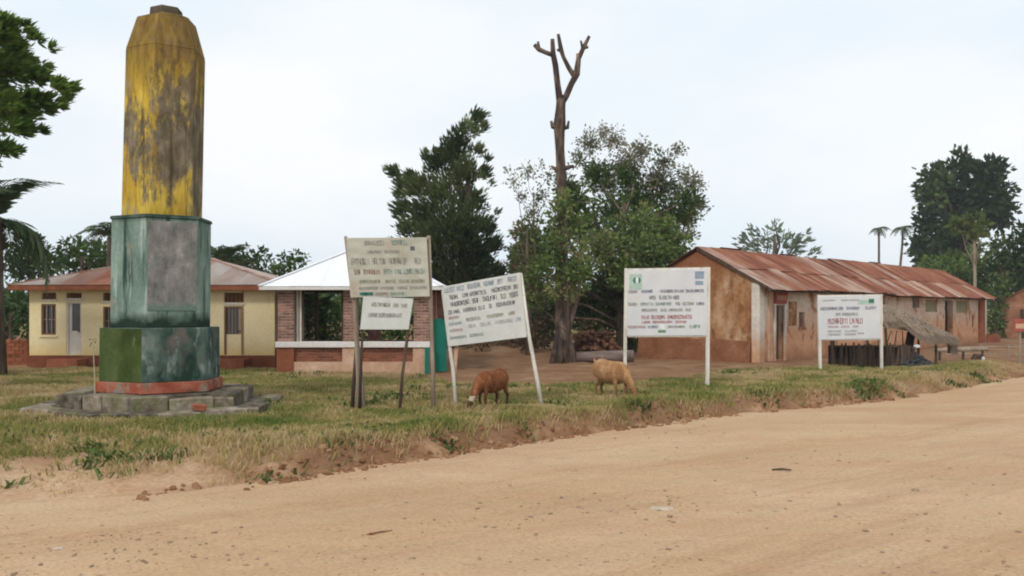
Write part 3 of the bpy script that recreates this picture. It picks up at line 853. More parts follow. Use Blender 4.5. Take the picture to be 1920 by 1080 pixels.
def stone_step(r, z0, z1, top_r, seed, n_side, drop):
    rr = random.Random(seed)
    core = MB().prism(hexr(r - 0.24, z0 - 0.2), hexr(r - 0.24, z1 - 0.03))
    core.build('step_core', M['stone'], mon)
    for k in range(6):
        a = Vector(hexr(r, 0)[k]); b = Vector(hexr(r, 0)[(k + 1) % 6])
        tdir = (b - a).normalized(); nn = Vector((tdir.y, -tdir.x, 0))
        L = (b - a).length; p = 0.0
        cuts = [0.0]
        while cuts[-1] < L - 0.25:
            cuts.append(min(L, cuts[-1] + rr.uniform(0.4, 0.95)))
        cuts[-1] = L
        for q0, q1 in zip(cuts[:-1], cuts[1:]):
            if rr.random() < drop:
                continue
            dz = rr.uniform(-0.022, 0.0) - (0.07 if rr.random() < 0.15 else 0); o = rr.uniform(-0.045, 0.02); sh = rr.uniform(0.38, 0.44)
            g0 = 0.006
            f0 = a + tdir * (q0 + g0) + nn * o; f1 = a + tdir * (q1 - g0) + nn * (o + rr.uniform(-0.03, 0.03))
            bk0 = f0 - nn * sh; bk1 = f1 - nn * sh
            zz = [z1 + dz + rr.uniform(-0.015, 0.015) for _ in range(4)]
            mb = MB().hexa([(f0.x, f0.y, z0 - 0.15), (f1.x, f1.y, z0 - 0.15), (bk1.x, bk1.y, z0 - 0.15), (bk0.x, bk0.y, z0 - 0.15),
                            (f0.x, f0.y, zz[0]), (f1.x, f1.y, zz[1]), (bk1.x, bk1.y, zz[2]), (bk0.x, bk0.y, zz[3])])
            mb.build('stone', M['stonetop'] if rr.random() < 0.6 else M['stone'], mon, bevel=0.018)


stone_step(2.36, 0.0, 0.13, 2.0, 11, 3.4, 0.10)
stone_step(1.78, 0.10, 0.36, 1.4, 12, 3.4, 0.05)
bb = MB().box(-0.12, 0.12, -0.06, 0.06, 0, 0.1).build('broken_brick', M['redband'], mon, bevel=0.01)
bb.location = (1.22, -1.55, 0.12); bb.rotation_euler = (0.15, 0.1, 0.5)


# ------------------------------------------------------------------ sign boards
def letters(mb, word_u0, word_u1, v, h, put, rng, bold=0.125):
    """a word of irregular letter-like strokes between u0 and u1 (metres along the board), centred at height v"""
    w = h * 0.34
    n = max(1, int(round((word_u1 - word_u0) / (w * 1.22))))
    st = (word_u1 - word_u0) / n
    for i in range(n):
        u = word_u0 + i * st + st * 0.08
        lw = st * rng.uniform(0.7, 1.0)
        b = max(h * bold, 0.005)
        kind = rng.choice('HEAIONTULRSDM')
        y0, y1, ym = v - h / 2 * rng.uniform(0.8, 1.15), v + h / 2 * rng.uniform(0.7, 1.15), v + h * rng.uniform(-0.12, 0.12)
        u += rng.uniform(-0.12, 0.12) * st
        segs = []
        if kind in 'HEORLUNDMA': segs.append((u, y0, u, y1))
        if kind in 'HONUDMA': segs.append((u + lw, y0, u + lw, y1))
        if kind in 'ITR': segs.append((u + lw / 2, y0, u + lw / 2, y1))
        if kind in 'EOTSRDA': segs.append((u, y1, u + lw, y1))
        if kind in 'HESAR': segs.append((u, ym, u + lw, ym))
        if kind in 'EOLUSD': segs.append((u, y0, u + lw, y0))
        if kind in 'NM': segs.append((u, y1, u + lw, y0))
        if kind == 'S': segs += [(u, ym, u, y1), (u + lw, y0, u + lw, ym)]
        for (ax, ay, bx, by) in segs:
            d = Vector((bx - ax, by - ay)); n2 = Vector((-d.y, d.x)).normalized() * b / 2; d = d.normalized() * b / 2
            q = [(ax - d.x - n2.x, ay - d.y - n2.y), (bx + d.x - n2.x, by + d.y - n2.y), (bx + d.x + n2.x, by + d.y + n2.y), (ax - d.x + n2.x, ay - d.y + n2.y)]
            mb.add([put(*p) for p in q], [(0, 1, 2, 3)])


def rectq(mb, u0, u1, v0, v1, put):
    mb.add([put(u0, v0), put(u1, v0), put(u1, v1), put(u0, v1)], [(0, 1, 2, 3)])


def board(parent, org, corners, Y, mat, thick=0.03, yaw=0.0):
    """board from its four pixel corners TL, TR, BR, BL in the plane at depth Y (depth grows to the right by yaw); returns object and put(u,v) with u,v in 0..1"""
    pts = [P(px, py, Y + yaw * (px - corners[0][0]) / 100.0) - org for px, py in corners]
    TL, TR, BR, BL = pts
    n = (TR - TL).cross(BL - TL).normalized()
    if n.y > 0: n = -n
    f = [p for p in (BL, BR, TR, TL)]
    k = [p - n * thick for p in f]
    mb = MB(); mb.hexa([f[0], f[1], k[1], k[0], f[3], f[2], k[2], k[3]])
    o = mb.build('board', mat, parent, bevel=0.004)
    off = n * 0.004

    def put(u, v):
        v2 = 1 - v
        return (TL.lerp(TR, u)).lerp(BL.lerp(BR, u), v2) + off * (1 + 0.0)
    return o, put, (TR - TL).length, (BL - TL).length


def lines(bo, put, W, H, rows, seed):
    """rows: (v centre from top 0..1, height 0..1, colour, [(u0,u1)...])"""
    rng = random.Random(seed)
    for (vc, hh, colr, words) in rows:
        mb = MB()
        for (u0, u1) in words:
            letters(mb, u0 * W, u1 * W, (1 - vc) * H, hh * H * 0.82, lambda a, b: put(a / W, b / H), rng)
        cname, c = colr
        tag(mb.build('lettering', ink(cname, c), bo), kind='stuff')


INK = {'grey': ('grey', (0.30, 0.30, 0.265)), 'dark': ('dark', (0.24, 0.24, 0.25)), 'teal': ('teal', (0.22, 0.33, 0.29)), 'solid': ('green_block', (0.07, 0.22, 0.18)),
       'brown': ('brown', (0.30, 0.20, 0.16)), 'olive': ('olive', (0.29, 0.29, 0.20)), 'blue': ('blue', (0.12, 0.15, 0.23)), 'red': ('red', (0.44, 0.13, 0.14)),
       'pink': ('pink', (0.46, 0.28, 0.29)), 'purple': ('purple', (0.16, 0.15, 0.23)), 'green': ('green', (0.13, 0.27, 0.14)), 'pale': ('pale_grey', (0.40, 0.41, 0.40)),
       'palegreen': ('pale_green', (0.42, 0.54, 0.46)), 'bluegrey': ('blue_grey', (0.27, 0.33, 0.42)), 'white': ('white', (0.72, 0.74, 0.72))}


def rows_from(z0x, z0y, z1x, z1y, data):
    W, H = z1x - z0x, z1y - z0y
    return [((y - z0y) / H, h / H, INK[c], [((a - z0x) / W, (b - z0x) / W) for a, b in ws]) for (y, h, c, ws) in data]


# sign 1: big weathered board on crooked poles
Y1 = 16.6
o1 = Vector((PX(740, Y1), Y1, 0))
s1 = thing('sign_board', 'large weathered grey board nailed to crooked wooden poles beside the monument', 'sign board', o1)
bo, put, W, H = board(s1, o1, [(649, 446), (800, 445), (806, 556), (657, 558)], Y1 - 0.08, M['paleboard'])
lines(bo, put, W, H, rows_from(95, 75, 900, 650, [
    (125, 52, 'grey', [(275, 465)]), (125, 50, 'teal', [(545, 710)]), (212, 30, 'grey', [(300, 440), (470, 620)]),
    (302, 62, 'grey', [(130, 315), (340, 475), (510, 690), (770, 830)]), (405, 52, 'brown', [(150, 215), (250, 415)]), (405, 52, 'teal', [(450, 530), (560, 635), (650, 740), (760, 860)]),
    (498, 36, 'olive', [(200, 410), (460, 570), (600, 700), (720, 860)]), (562, 30, 'grey', [(190, 380), (400, 540), (570, 680), (700, 870)]),
    (618, 32, 'brown', [(350, 480)]), (618, 32, 'teal', [(500, 660)]), (618, 32, 'solid', [(215, 325)])]), 1)
mb = MB(); rectq(mb, 0.12, 0.29, 0.035, 0.085, put); mb.build('green_block', ink('green_block', (0.07, 0.22, 0.18)), bo)
mb = MB(); rectq(mb, 0.79, 0.845, 0.78, 0.85, put); mb.build('dark_mark', ink('dark', (0.12, 0.12, 0.135)), bo)


def pole(parent, org, pxs, Y, r0, r1, mat, seg=8, jit=0.12, name='post'):
    pts = [P(px, py, Y) - org for px, py in pxs]
    pts[-1].z = min(pts[-1].z, -0.15)
    n = len(pts)
    return MB().tube(pts, [r0 + (r1 - r0) * i / (n - 1) for i in range(n)], seg, 0, jit).build(name, mat, parent, smooth=True)


pole(s1, o1, [(804, 442), (806, 520), (809, 620), (812, 700), (813, 790)], Y1 + 0.03, 0.036, 0.044, M['wood'])
pole(s1, o1, [(648, 443), (655, 500), (664, 570), (669, 640), (672, 710), (672, 790)], Y1 + 0.03, 0.03, 0.052, M['wood'])
pole(s1, o1, [(668, 655), (663, 720), (659, 785)], Y1 + 0.12, 0.03, 0.04, M['darkwood'], name='brace')
pole(s1, o1, [(671, 640), (678, 715), (683, 785)], Y1 + 0.08, 0.03, 0.045, M['wood'], name='brace')
MB().bar(P(650, 449, Y1 + 0.0) - o1, P(804, 448, Y1 + 0.0) - o1, 0.05, 0.04).build('rail', M['wood'], s1)
MB().bar(P(657, 548, Y1 + 0.0) - o1, P(808, 546, Y1 + 0.0) - o1, 0.05, 0.04).build('rail', M['wood'], s1)

Yb = 16.35
ob = Vector((PX(720, Yb), Yb, 0))
sb = thing('sign_board', 'small pale two line board on thin dark stakes hung just under the big weathered board', 'sign board', ob)
bo, put, W, H = board(sb, ob, [(681, 556), (775, 560), (766, 618), (675, 618)], Yb, M['whiteboard_old'])
lines(bo, put, W, H, rows_from(240, 660, 730, 965, [(730, 40, 'olive', [(330, 430), (440, 510), (545, 600), (620, 680)]), (828, 44, 'grey', [(310, 400), (410, 580), (590, 640)])]), 2)
pole(sb, ob, [(770, 562), (763, 640), (755, 700), (748, 785)], Yb + 0.06, 0.025, 0.032, M['darkwood'])
pole(sb, ob, [(683, 560), (679, 640), (676, 700), (673, 785)], Yb + 0.06, 0.022, 0.03, M['darkwood'])

# sign 2: white hand lettered board leaning over
Y2 = 16.95
o2 = Vector((PX(930, Y2), Y2, 0))
s2 = thing('sign_board', 'leaning white board with rows of dark hand lettering on two pale posts', 'sign board', o2)
bo, put, W, H = board(s2, o2, [(828, 538), (975, 511), (988, 632), (841, 650)], Y2 - 0.06, M['whiteboard_old'])
lines(bo, put, W, H, [
    (0.075, 0.085, INK['bluegrey'], [(0.03, 0.16), (0.19, 0.27), (0.32, 0.5), (0.53, 0.66), (0.70, 0.78), (0.84, 0.95)]),
    (0.20, 0.075, INK['dark'], [(0.08, 0.2), (0.25, 0.32), (0.34, 0.56), (0.62, 0.86), (0.9, 0.95)]),
    (0.315, 0.085, INK['dark'], [(0.09, 0.32), (0.36, 0.44), (0.5, 0.68), (0.72, 0.79), (0.84, 0.94)]),
    (0.44, 0.07, INK['dark'], [(0.05, 0.2), (0.24, 0.4), (0.43, 0.51), (0.57, 0.6), (0.66, 0.9)]),
    (0.535, 0.045, INK['pink'], [(0.04, 0.18)]),
    (0.60, 0.06, INK['olive'], [(0.26, 0.45), (0.52, 0.74), (0.80, 0.88)]),
    (0.635, 0.05, INK['bluegrey'], [(0.04, 0.20)]),
    (0.71, 0.06, INK['pale'], [(0.28, 0.38), (0.43, 0.56), (0.62, 0.84)]), (0.71, 0.06, INK['bluegrey'], [(0.88, 0.95)]),
    (0.745, 0.05, INK['pink'], [(0.04, 0.2)]),
    (0.865, 0.05, INK['teal'], [(0.03, 0.24), (0.28, 0.46)])], 3)
pole(s2, o2, [(976, 512), (990, 620), (1003, 690), (1020, 785)], Y2, 0.036, 0.04, M['signpost'], jit=0.04)
pole(s2, o2, [(830, 545), (842, 640), (850, 700), (857, 790)], Y2, 0.03, 0.04, M['signpost'], jit=0.04)
pole(s2, o2, [(857, 640), (853, 690), (851, 715)], Y2 + 0.05, 0.04, 0.04, M['salmon'], name='stake')
MB().bar(P(830, 540, Y2) - o2, P(976, 513.5, Y2) - o2, 0.04, 0.04).build('rail', M['signpost'], s2)
MB().bar(P(843, 644, Y2) - o2, P(988, 626, Y2) - o2, 0.04, 0.04).build('rail', M['signpost'], s2)

# sign 3: framed white board with two emblems
Y3 = 21.6
o3 = Vector((PX(1250, Y3), Y3, 0))
s3 = thing('sign_board', 'framed white board with green and blue emblems in front of the brown gable', 'sign board', o3)
bo, put, W, H = board(s3, o3, [(1176, 507), (1326, 505), (1325, 629), (1176, 630)], Y3 - 0.05, M['whiteboard'])
D3 = (178, 118, 1190, 945)
lines(bo, put, W, H, rows_from(*D3, [
    (388, 42, 'brown', [(195, 310)]), (385, 42, 'purple', [(360, 500), (590, 760), (775, 900), (915, 1155)]), (465, 50, 'dark', [(460, 545), (585, 740), (760, 840)]),
    (545, 44, 'olive', [(190, 300), (880, 1020)]), (545, 44, 'teal', [(350, 520), (540, 740)]), (545, 44, 'purple', [(790, 850), (1060, 1155)]),
    (622, 40, 'grey', [(360, 560), (600, 680), (700, 880), (920, 985)]), (710, 54, 'red', [(360, 460), (480, 660), (690, 1000)]), (772, 34, 'red', [(360, 470), (500, 750), (790, 930)]),
    (832, 38, 'pink', [(190, 410)]), (832, 40, 'bluegrey', [(440, 570)]), (832, 34, 'olive', [(690, 920)]), (832, 44, 'green', [(970, 1100)])]), 4)


def U3(x): return (x - D3[0]) / (D3[2] - D3[0])
def V3(y): return 1 - (y - D3[1]) / (D3[3] - D3[1])


mb = MB(); rectq(mb, U3(205), U3(365), V3(360), V3(165), put); e = mb.build('green_emblem', ink('pale_green', INK['palegreen'][1]), bo)
put5 = lambda u, v: Vector(put(u, v)) + Vector((0, -0.004, 0))
mb = MB(); mb.add([put5(U3(300) + 0.052 * math.cos(k), V3(245) + 0.058 * math.sin(k)) for k in np.linspace(0, 2 * math.pi, 9)[:-1]], [tuple(range(8))])
mb.build('emblem_disc', ink('solid', (0.06, 0.19, 0.14)), bo)
mb = MB(); rectq(mb, U3(285), U3(318), V3(285), V3(205), lambda u, v: put5(u, v) + Vector((0, -0.004, 0))); mb.build('emblem_bar', ink('white', INK['white'][1]), bo)
mb = MB(); rectq(mb, U3(1035), U3(1150), V3(235), V3(140), put); rectq(mb, U3(1040), U3(1140), V3(312), V3(262), put); mb.build('blue_emblem', ink('blue_grey', INK['bluegrey'][1]), bo)
mb = MB(); rectq(mb, U3(590), U3(660), V3(868), V3(800), put5); mb.build('white_patch', ink('white', INK['white'][1]), bo)
mb = MB(); rectq(mb, U3(570), U3(670), V3(905), V3(875), put); mb.build('green_patch', ink('green', INK['green'][1]), bo)


def sq_post(parent, org, a, b, Y, w, mat, name='post', d=None):
    pa, pb = P(a[0], a[1], Y) - org, P(b[0], b[1], Y) - org
    if pb.z < 0.2: pb.z = -0.25
    return MB().bar(pa, pb, w, d or w).build(name, mat, parent, bevel=0.004)


sq_post(s3, o3, (1174, 503), (1171, 740), Y3, 0.075, M['signpost'])
sq_post(s3, o3, (1328, 501), (1326, 740), Y3, 0.085, M['signpost'])
sq_post(s3, o3, (1177.5, 506), (1324.5, 503.5), Y3, 0.06, M['signpost'], 'rail')
sq_post(s3, o3, (1177.5, 630), (1323.5, 629), Y3, 0.06, M['signpost'], 'rail')

# sign 4: white board farther right
Y4 = 27.6
o4 = Vector((PX(1595, Y4), Y4, 0))
s4 = thing('sign_board', 'plain white board with one large red line standing before the stick fence', 'sign board', o4)
bo, put, W, H = board(s4, o4, [(1534, 556), (1651, 554), (1651, 635), (1535, 637)], Y4 - 0.05, M['whiteboard'])
lines(bo, put, W, H, rows_from(216, 135, 1270, 875, [
    (205, 26, 'pale', [(290, 500), (600, 900)]), (345, 58, 'purple', [(250, 640), (685, 910), (1010, 1200)]), (445, 55, 'grey', [(510, 590), (620, 890)]),
    (560, 105, 'red', [(375, 720), (750, 830), (850, 960)]), (658, 40, 'pink', [(380, 560), (600, 740), (800, 900)]),
    (735, 38, 'pale', [(370, 600), (660, 870)]), (790, 38, 'pale', [(370, 600), (660, 850)]), (778, 26, 'pink', [(880, 990)])]), 5)
mb = MB(); rectq(mb, 0.63, 0.90, 0.80, 0.90, put); mb.build('green_band', ink('pale_green', INK['palegreen'][1]), bo)
mb = MB(); rectq(mb, 0.81, 0.895, 0.83, 0.925, lambda u, v: Vector(put(u, v)) + Vector((0, -0.004, 0))); mb.build('green_emblem', ink('solid', (0.06, 0.19, 0.14)), bo)
sq_post(s4, o4, (1535, 553), (1538, 700), Y4, 0.085, M['signpost'])
sq_post(s4, o4, (1652, 552), (1653, 700), Y4, 0.075, M['signpost'])
sq_post(s4, o4, (1538, 555), (1649, 553.5), Y4, 0.05, M['signpost'], 'rail')
sq_post(s4, o4, (1538, 637), (1649, 636), Y4, 0.05, M['signpost'], 'rail')


# ------------------------------------------------------------------ corrugated roofs
def corrugated(width, length, pitch=0.09, depth=0.022, top_cut=None, flip=1):
    """sheet in local x (across) and y (up the slope), with ridges; top_cut(x) gives how far up the column runs"""
    n = max(2, int(round(width / pitch)) * 2)
    mb = MB()
    xs = [width * i / n for i in range(n + 1)]
    vs, fs = [], []
    for i, x in enumerate(xs):
        h = depth if i % 2 else 0.0
        L = length if top_cut is None else top_cut(x)
        vs += [(x, 0, h), (x, max(L, 0.001), h)]
    for i in range(n):
        fs.append((2 * i, 2 * i + 2, 2 * i + 3, 2 * i + 1))
    mb.add(vs, fs)
    return mb


def slope_frame(o, org, xdir, updir, roll=0.0):
    """place o: local x along xdir, local y up the slope"""
    xd, ud = Vector(xdir).normalized(), Vector(updir).normalized()
    nz = xd.cross(ud)
    m = Matrix((xd, ud, nz)).transposed().to_4x4()
    if roll:
        m = m @ Matrix.Rotation(roll, 4, 'X') @ Matrix.Rotation(roll * 0.7, 4, 'Y')
    m.translation = Vector(org)
    o.matrix_basis = m


def sheet_roof(parent, org, xdir, updir, length, slen, mats, wsheet=0.8, rows=2, seed=0):
    rr = random.Random(seed)
    xd = Vector(xdir).normalized(); ud = Vector(updir).normalized(); nz = xd.cross(ud)
    n = int(round(length / wsheet)); w = length / n
    rl = slen / rows + 0.1
    me = {}
    for j in range(rows):
        for i in range(n):
            mt = mats(i, j, rr)
            if mt not in me:
                me[mt] = corrugated(w + 0.05, rl).mesh('roof_sheet', mt)
            o = link('roof_sheet', me[mt], parent)
            lift = 0.03 * j + 0.004 * (i % 2) + rr.uniform(0, 0.02)
            yo = j * (slen / rows) - (0.1 if j else 0) + (rr.uniform(-0.14, 0.05) if j == 0 else rr.uniform(-0.12, 0.02))
            slope_frame(o, Vector(org) + xd * (i * w) + ud * yo + nz * lift, xd, ud, rr.uniform(-0.006, 0.012))


def hip_slope(parent, org, xdir, updir, length, cut, mats, wsheet=0.8, seed=0, depth=0.022):
    """one hip plane of full-height sheets, each cut along the hips by cut(x) = height up the slope"""
    rr = random.Random(seed)
    xd = Vector(xdir).normalized(); ud = Vector(updir).normalized(); nz = xd.cross(ud)
    n = int(round(length / wsheet)); w = length / n
    for i in range(n):
        x0 = i * w
        o = corrugated(w, 1, depth=depth, top_cut=lambda x, x0=x0: cut(x0 + x)).build('roof_sheet', mats(i, rr), parent)
        slope_frame(o, Vector(org) + xd * x0 + nz * (0.004 * (i % 2)), xd, ud)


def wall_cells(mb, L, H, openings, y0, y1, m=0):
    """a wall along x from 0 to L with openings (x0,x1,z0,z1), between y0 and y1"""
    xs = sorted({0.0, L, *[o[0] for o in openings], *[o[1] for o in openings]})
    zs = sorted({-0.2, H, *[o[2] for o in openings], *[o[3] for o in openings]})
    for a, b in zip(xs[:-1], xs[1:]):
        run = None
        for c, d in zip(zs[:-1], zs[1:]):
            mx, mz = (a + b) / 2, (c + d) / 2
            solid = not any(o[0] < mx < o[1] and o[2] < mz < o[3] for o in openings)
            if solid:
                run = (run[0], d) if run else (c, d)
            if (not solid or d == zs[-1]) and run:
                mb.box(a, b, y0, y1, run[0], run[1], m); run = None


# ------------------------------------------------------------------ long adobe houses on the right
HA = (8.56, 31.5); HROT = math.atan2(22.2, 20.0)
RIDGE_Y, DEP = 2.35, 4.9


def gable_wall(parent, x0, x1, dep, hw, hr, ry, mat, name='gable_wall'):
    ring0 = [(x0, 0, -0.2), (x0, 0, hw), (x0, ry, hr), (x0, dep, hw + 0.0), (x0, dep, -0.2)]
    ring1 = [(x1, y, z) for _, y, z in ring0]
    return MB().prism(ring0, ring1).build(name, mat, parent)


# house A (near)
ha = thing('adobe_house', 'near adobe house with brown gable end, dark open doorway and rusty roof', 'house', (HA[0], HA[1], 0), HROT)
LA = 11.45
EAVE_Z, RIDGE_Z = 2.55, 4.10
sl = (RIDGE_Z - EAVE_Z) / (RIDGE_Y + 0.6)
WT = EAVE_Z + 0.6 * sl - 0.06
opsA = [(1.25, 1.95, 0.06, 2.0), (3.25, 3.75, 1.2, 1.75), (6.1, 6.9, 0.05, 1.95), (9.4, 10.0, 1.3, 1.9)]
mb = MB(); wall_cells(mb, LA, WT, opsA, 0.0, 0.3)
mb.build('front_wall', M['whitewash'], ha)
MB().box(0.31, LA - 0.33, 1.3, 1.4, -0.1, WT).build('interior_shade_screen', M['black'], ha)  # added black screen: interior shade put into its colour behind the openings
gable_wall(ha, -0.02, 0.3, DEP, WT - 0.005, RIDGE_Z - 0.10, RIDGE_Y, M['ochre_adobe'])
MB().box(0.3, LA, DEP - 0.3, DEP, -0.2, WT - 0.01).build('back_wall', M['ochre_adobe'], ha)
gable_wall(ha, LA - 0.32, LA - 0.02, DEP - 0.01, WT - 0.02, RIDGE_Z - 0.12, RIDGE_Y, M['ochre_adobe'], 'end_wall')
# mud plinth along the gable foot, bulging
ring = []
mb = MB()
for y0, y1, d0, d1, h0, h1 in [(0.25, 1.4, 0.10, 0.13, 0.72, 0.80), (1.4, 2.6, 0.13, 0.16, 0.80, 0.78), (2.6, 3.7, 0.16, 0.13, 0.78, 0.84), (3.7, DEP, 0.13, 0.15, 0.84, 0.80)]:
    mb.hexa([(-0.02 - d0 - 0.1, y0, -0.2), (0.0, y0, -0.2), (0.0, y1, -0.2), (-0.02 - d1 - 0.1, y1, -0.2), (-0.02 - d0 * 0.6, y0, h0), (0.0, y0, h0), (0.0, y1, h1), (-0.02 - d1 * 0.6, y1, h1)])
mb.build('plinth', M['mudplinth'], ha)
# whitewashed corner pillar and pilaster, door frame, lintel board, window details
MB().box(-0.06, 0.36, -0.07, 0.24, -0.2, WT - 0.03).build('corner_pillar', M['whitecol'], ha, bevel=0.02)
MB().box(0.72, 1.02, -0.05, 0.02, 0.0, WT - 0.2).build('pilaster', M['salmon'], ha, bevel=0.02)
for (x0, x1) in ((1.13, 1.25), (1.95, 2.07)):
    MB().box(x0, x1, -0.06, 0.1, 0.0, 2.05).build('door_frame', M['whitecol'], ha)
MB().box(1.15, 2.05, -0.09, -0.0, 2.06, 2.52).build('lintel_board', M['redpaint'], ha, bevel=0.01)
mb = MB(); [mb.box(1.28 + 0.15 * k, 1.37 + 0.15 * k, -0.097, -0.09, 2.2, 2.36) for k in range(5)]
mb.build('lintel_marks', M['salmon'], ha)
MB().bar((1.93, 0.08, 0.06), (1.72, 0.55, 0.06), 0.001).v
d = MB().box(0, 0.15, 0, 0.04, 0.08, 1.96); dd = d.build('door', M['wood'], ha); dd.location = (1.80, 0.10, 0); dd.rotation_euler = (0, 0, R(18))
d = MB().box(0, 0.76, 0, 0.04, 0.06, 1.93); dd = d.build('door', M['darkwood'], ha); dd.location = (6.12, 0.14, 0)
MB().box(3.2, 3.8, -0.04, 0.12, 1.10, 1.20).build('window_sill', M['ochre_adobe'], ha)
MB().box(9.42, 9.98, 0.14, 0.18, 1.3, 1.9).build('shutter', M['greenpanel'], ha)
MB().box(2.35, 3.05, -0.006, 0.01, 1.25, 2.15).build('bare_patch', M['ochre_adobe'], ha)
for k in range(10):
    x = 0.2 + k * 1.2
    MB().bar((x, -0.52, EAVE_Z - 0.05), (x, RIDGE_Y, RIDGE_Z - 0.07), 0.07, 0.07, up=(0, 0, 1)).build('rafter', M['darkwood'], ha)
MB().box(-0.1, LA, -0.56, -0.48, EAVE_Z - 0.09, EAVE_Z - 0.01).build('eave_beam', M['darkwood'], ha)
upv = (0, RIDGE_Y + 0.6, RIDGE_Z - EAVE_Z)
SL = Vector(upv).length


def mats_A(i, j, rr):
    pat = 'zrrrrrrrrzzrrr'
    if j == 0 and i in (1, 3, 8): return M['zinc']
    return M['zinc'] if pat[i % len(pat)] == 'z' and rr.random() < 0.85 else M['rust']


sheet_roof(ha, (-0.16, -0.6, EAVE_Z), (1, 0, 0), upv, LA + 0.16, SL, mats_A, 0.82, 2, 3)
bk = sheet_roof(ha, (LA, DEP + 0.45, EAVE_Z - 0.05), (-1, 0, 0), (0, -(DEP + 0.45 - RIDGE_Y), RIDGE_Z - EAVE_Z + 0.05), LA + 0.16, Vector((0, DEP + 0.45 - RIDGE_Y, 1.6)).length, lambda i, j, rr: M['rust'], 1.6, 1, 4)
MB().bar((-0.16, RIDGE_Y, RIDGE_Z + 0.03), (LA, RIDGE_Y, RIDGE_Z + 0.03), 0.16, 0.03, up=(0, 0, 1)).build('ridge_cap', M['zinc'], ha)
MB().bar((-0.11, -0.58, EAVE_Z - 0.03), (-0.11, RIDGE_Y, RIDGE_Z - 0.035), 0.05, 0.09, up=(0, 0, 1)).build('verge_board', M['darkwood'], ha)

# house B (far)
hb_o = Vector((HA[0], HA[1], 0)) + Vector((math.cos(HROT), math.sin(HROT), 0)) * (LA + 0.06)
hb = thing('adobe_house', 'far adobe house joined to the near one with olive window panels and a dark doorway', 'house', hb_o, HROT)
LB = 27.5 - LA - 0.1
EB, RBZ = 2.50, 4.16
slb = (RBZ - EB) / (RIDGE_Y + 0.6)
WTB = EB + 0.6 * slb - 0.06


def xb(px):
    """local x on house B's front wall that shows at photo column px"""
    r = (px - 960) / FOC
    c, s = math.cos(HROT), math.sin(HROT)
    return (r * HA[1] - HA[0]) / (c - r * s) - LA - 0.06


opsB = [(xb(1653), xb(1660), 1.75, 2.45), (xb(1711), xb(1724), 1.95, 2.45), (xb(1735), xb(1757), 1.75, 2.35), (xb(1772), xb(1787), 0.05, 2.35), (xb(1793), xb(1814), 1.7, 2.35), (xb(1822), xb(1825), 0.9, 1.6)]
mb = MB(); wall_cells(mb, LB, WTB, opsB, 0.0, 0.3)
mb.build('front_wall', M['whitewash'], hb)
MB().box(0.29, LB - 0.31, 1.3, 1.4, -0.1, WTB).build('interior_shade_screen', M['black'], hb)  # added screen, black to stand in for indoor shade in the far house
gable_wall(hb, -0.0, 0.28, DEP - 0.015, WTB - 0.01, RBZ - 0.11, RIDGE_Y, M['ochre_adobe'], 'end_wall')
gable_wall(hb, LB - 0.3, LB - 0.0, DEP - 0.015, WTB - 0.01, RBZ - 0.11, RIDGE_Y, M['ochre_adobe'], 'end_wall')
MB().box(0.28, LB - 0.3, DEP - 0.3, DEP - 0.02, -0.2, WTB - 0.02).build('back_wall', M['ochre_adobe'], hb)
for (a, b) in ((1735, 1757), (1793, 1814)):
    MB().box(xb(a) + 0.02, xb(b) - 0.02, 0.06, 0.10, 1.7, 2.35).build('window_panel', M['greenpanel'], hb)
MB().box(xb(1834), xb(1843), -0.12, 0.0, -0.1, WTB - 0.1).build('pillar', M['brickred'], hb)
MB().box(xb(1848), LB, -0.06, -0.001, -0.1, WTB - 0.1).build('pillar', M['whitecol'], hb)
MB().box(xb(1846), xb(1858), -0.5, -0.13, -0.1, 0.45).build('step', M['brickred'], hb)
MB().box(-0.05, LB, -0.56, -0.48, EB - 0.09, EB - 0.01).build('eave_beam', M['darkwood'], hb)
for k in range(13):
    x = 0.3 + k * 1.25
    MB().bar((x, -0.52, EB - 0.05), (x, RIDGE_Y, RBZ - 0.07), 0.07, 0.07, up=(0, 0, 1)).build('rafter', M['darkwood'], hb)
upb = (0, RIDGE_Y + 0.6, RBZ - EB)
sheet_roof(hb, (-0.0, -0.66, EB), (1, 0, 0), upb, LB + 0.3, Vector(upb).length + 0.03, lambda i, j, rr: M['zinc'] if (i in (0, 5, 11) and rr.random() < 0.8) or (j == 0 and i % 5 == 2) else M['rust'], 0.82, 2, 8)
sheet_roof(hb, (LB, DEP + 0.45, EB - 0.05), (-1, 0, 0), (0, -(DEP + 0.45 - RIDGE_Y), RBZ - EB + 0.05), LB, Vector((0, DEP + 0.45 - RIDGE_Y, 1.7)).length, lambda i, j, rr: M['rust'], 1.6, 1, 9)
MB().bar((0, RIDGE_Y, RBZ + 0.04), (LB + 0.3, RIDGE_Y, RBZ + 0.04), 0.16, 0.03, up=(0, 0, 1)).build('ridge_cap', M['zinc'], hb)

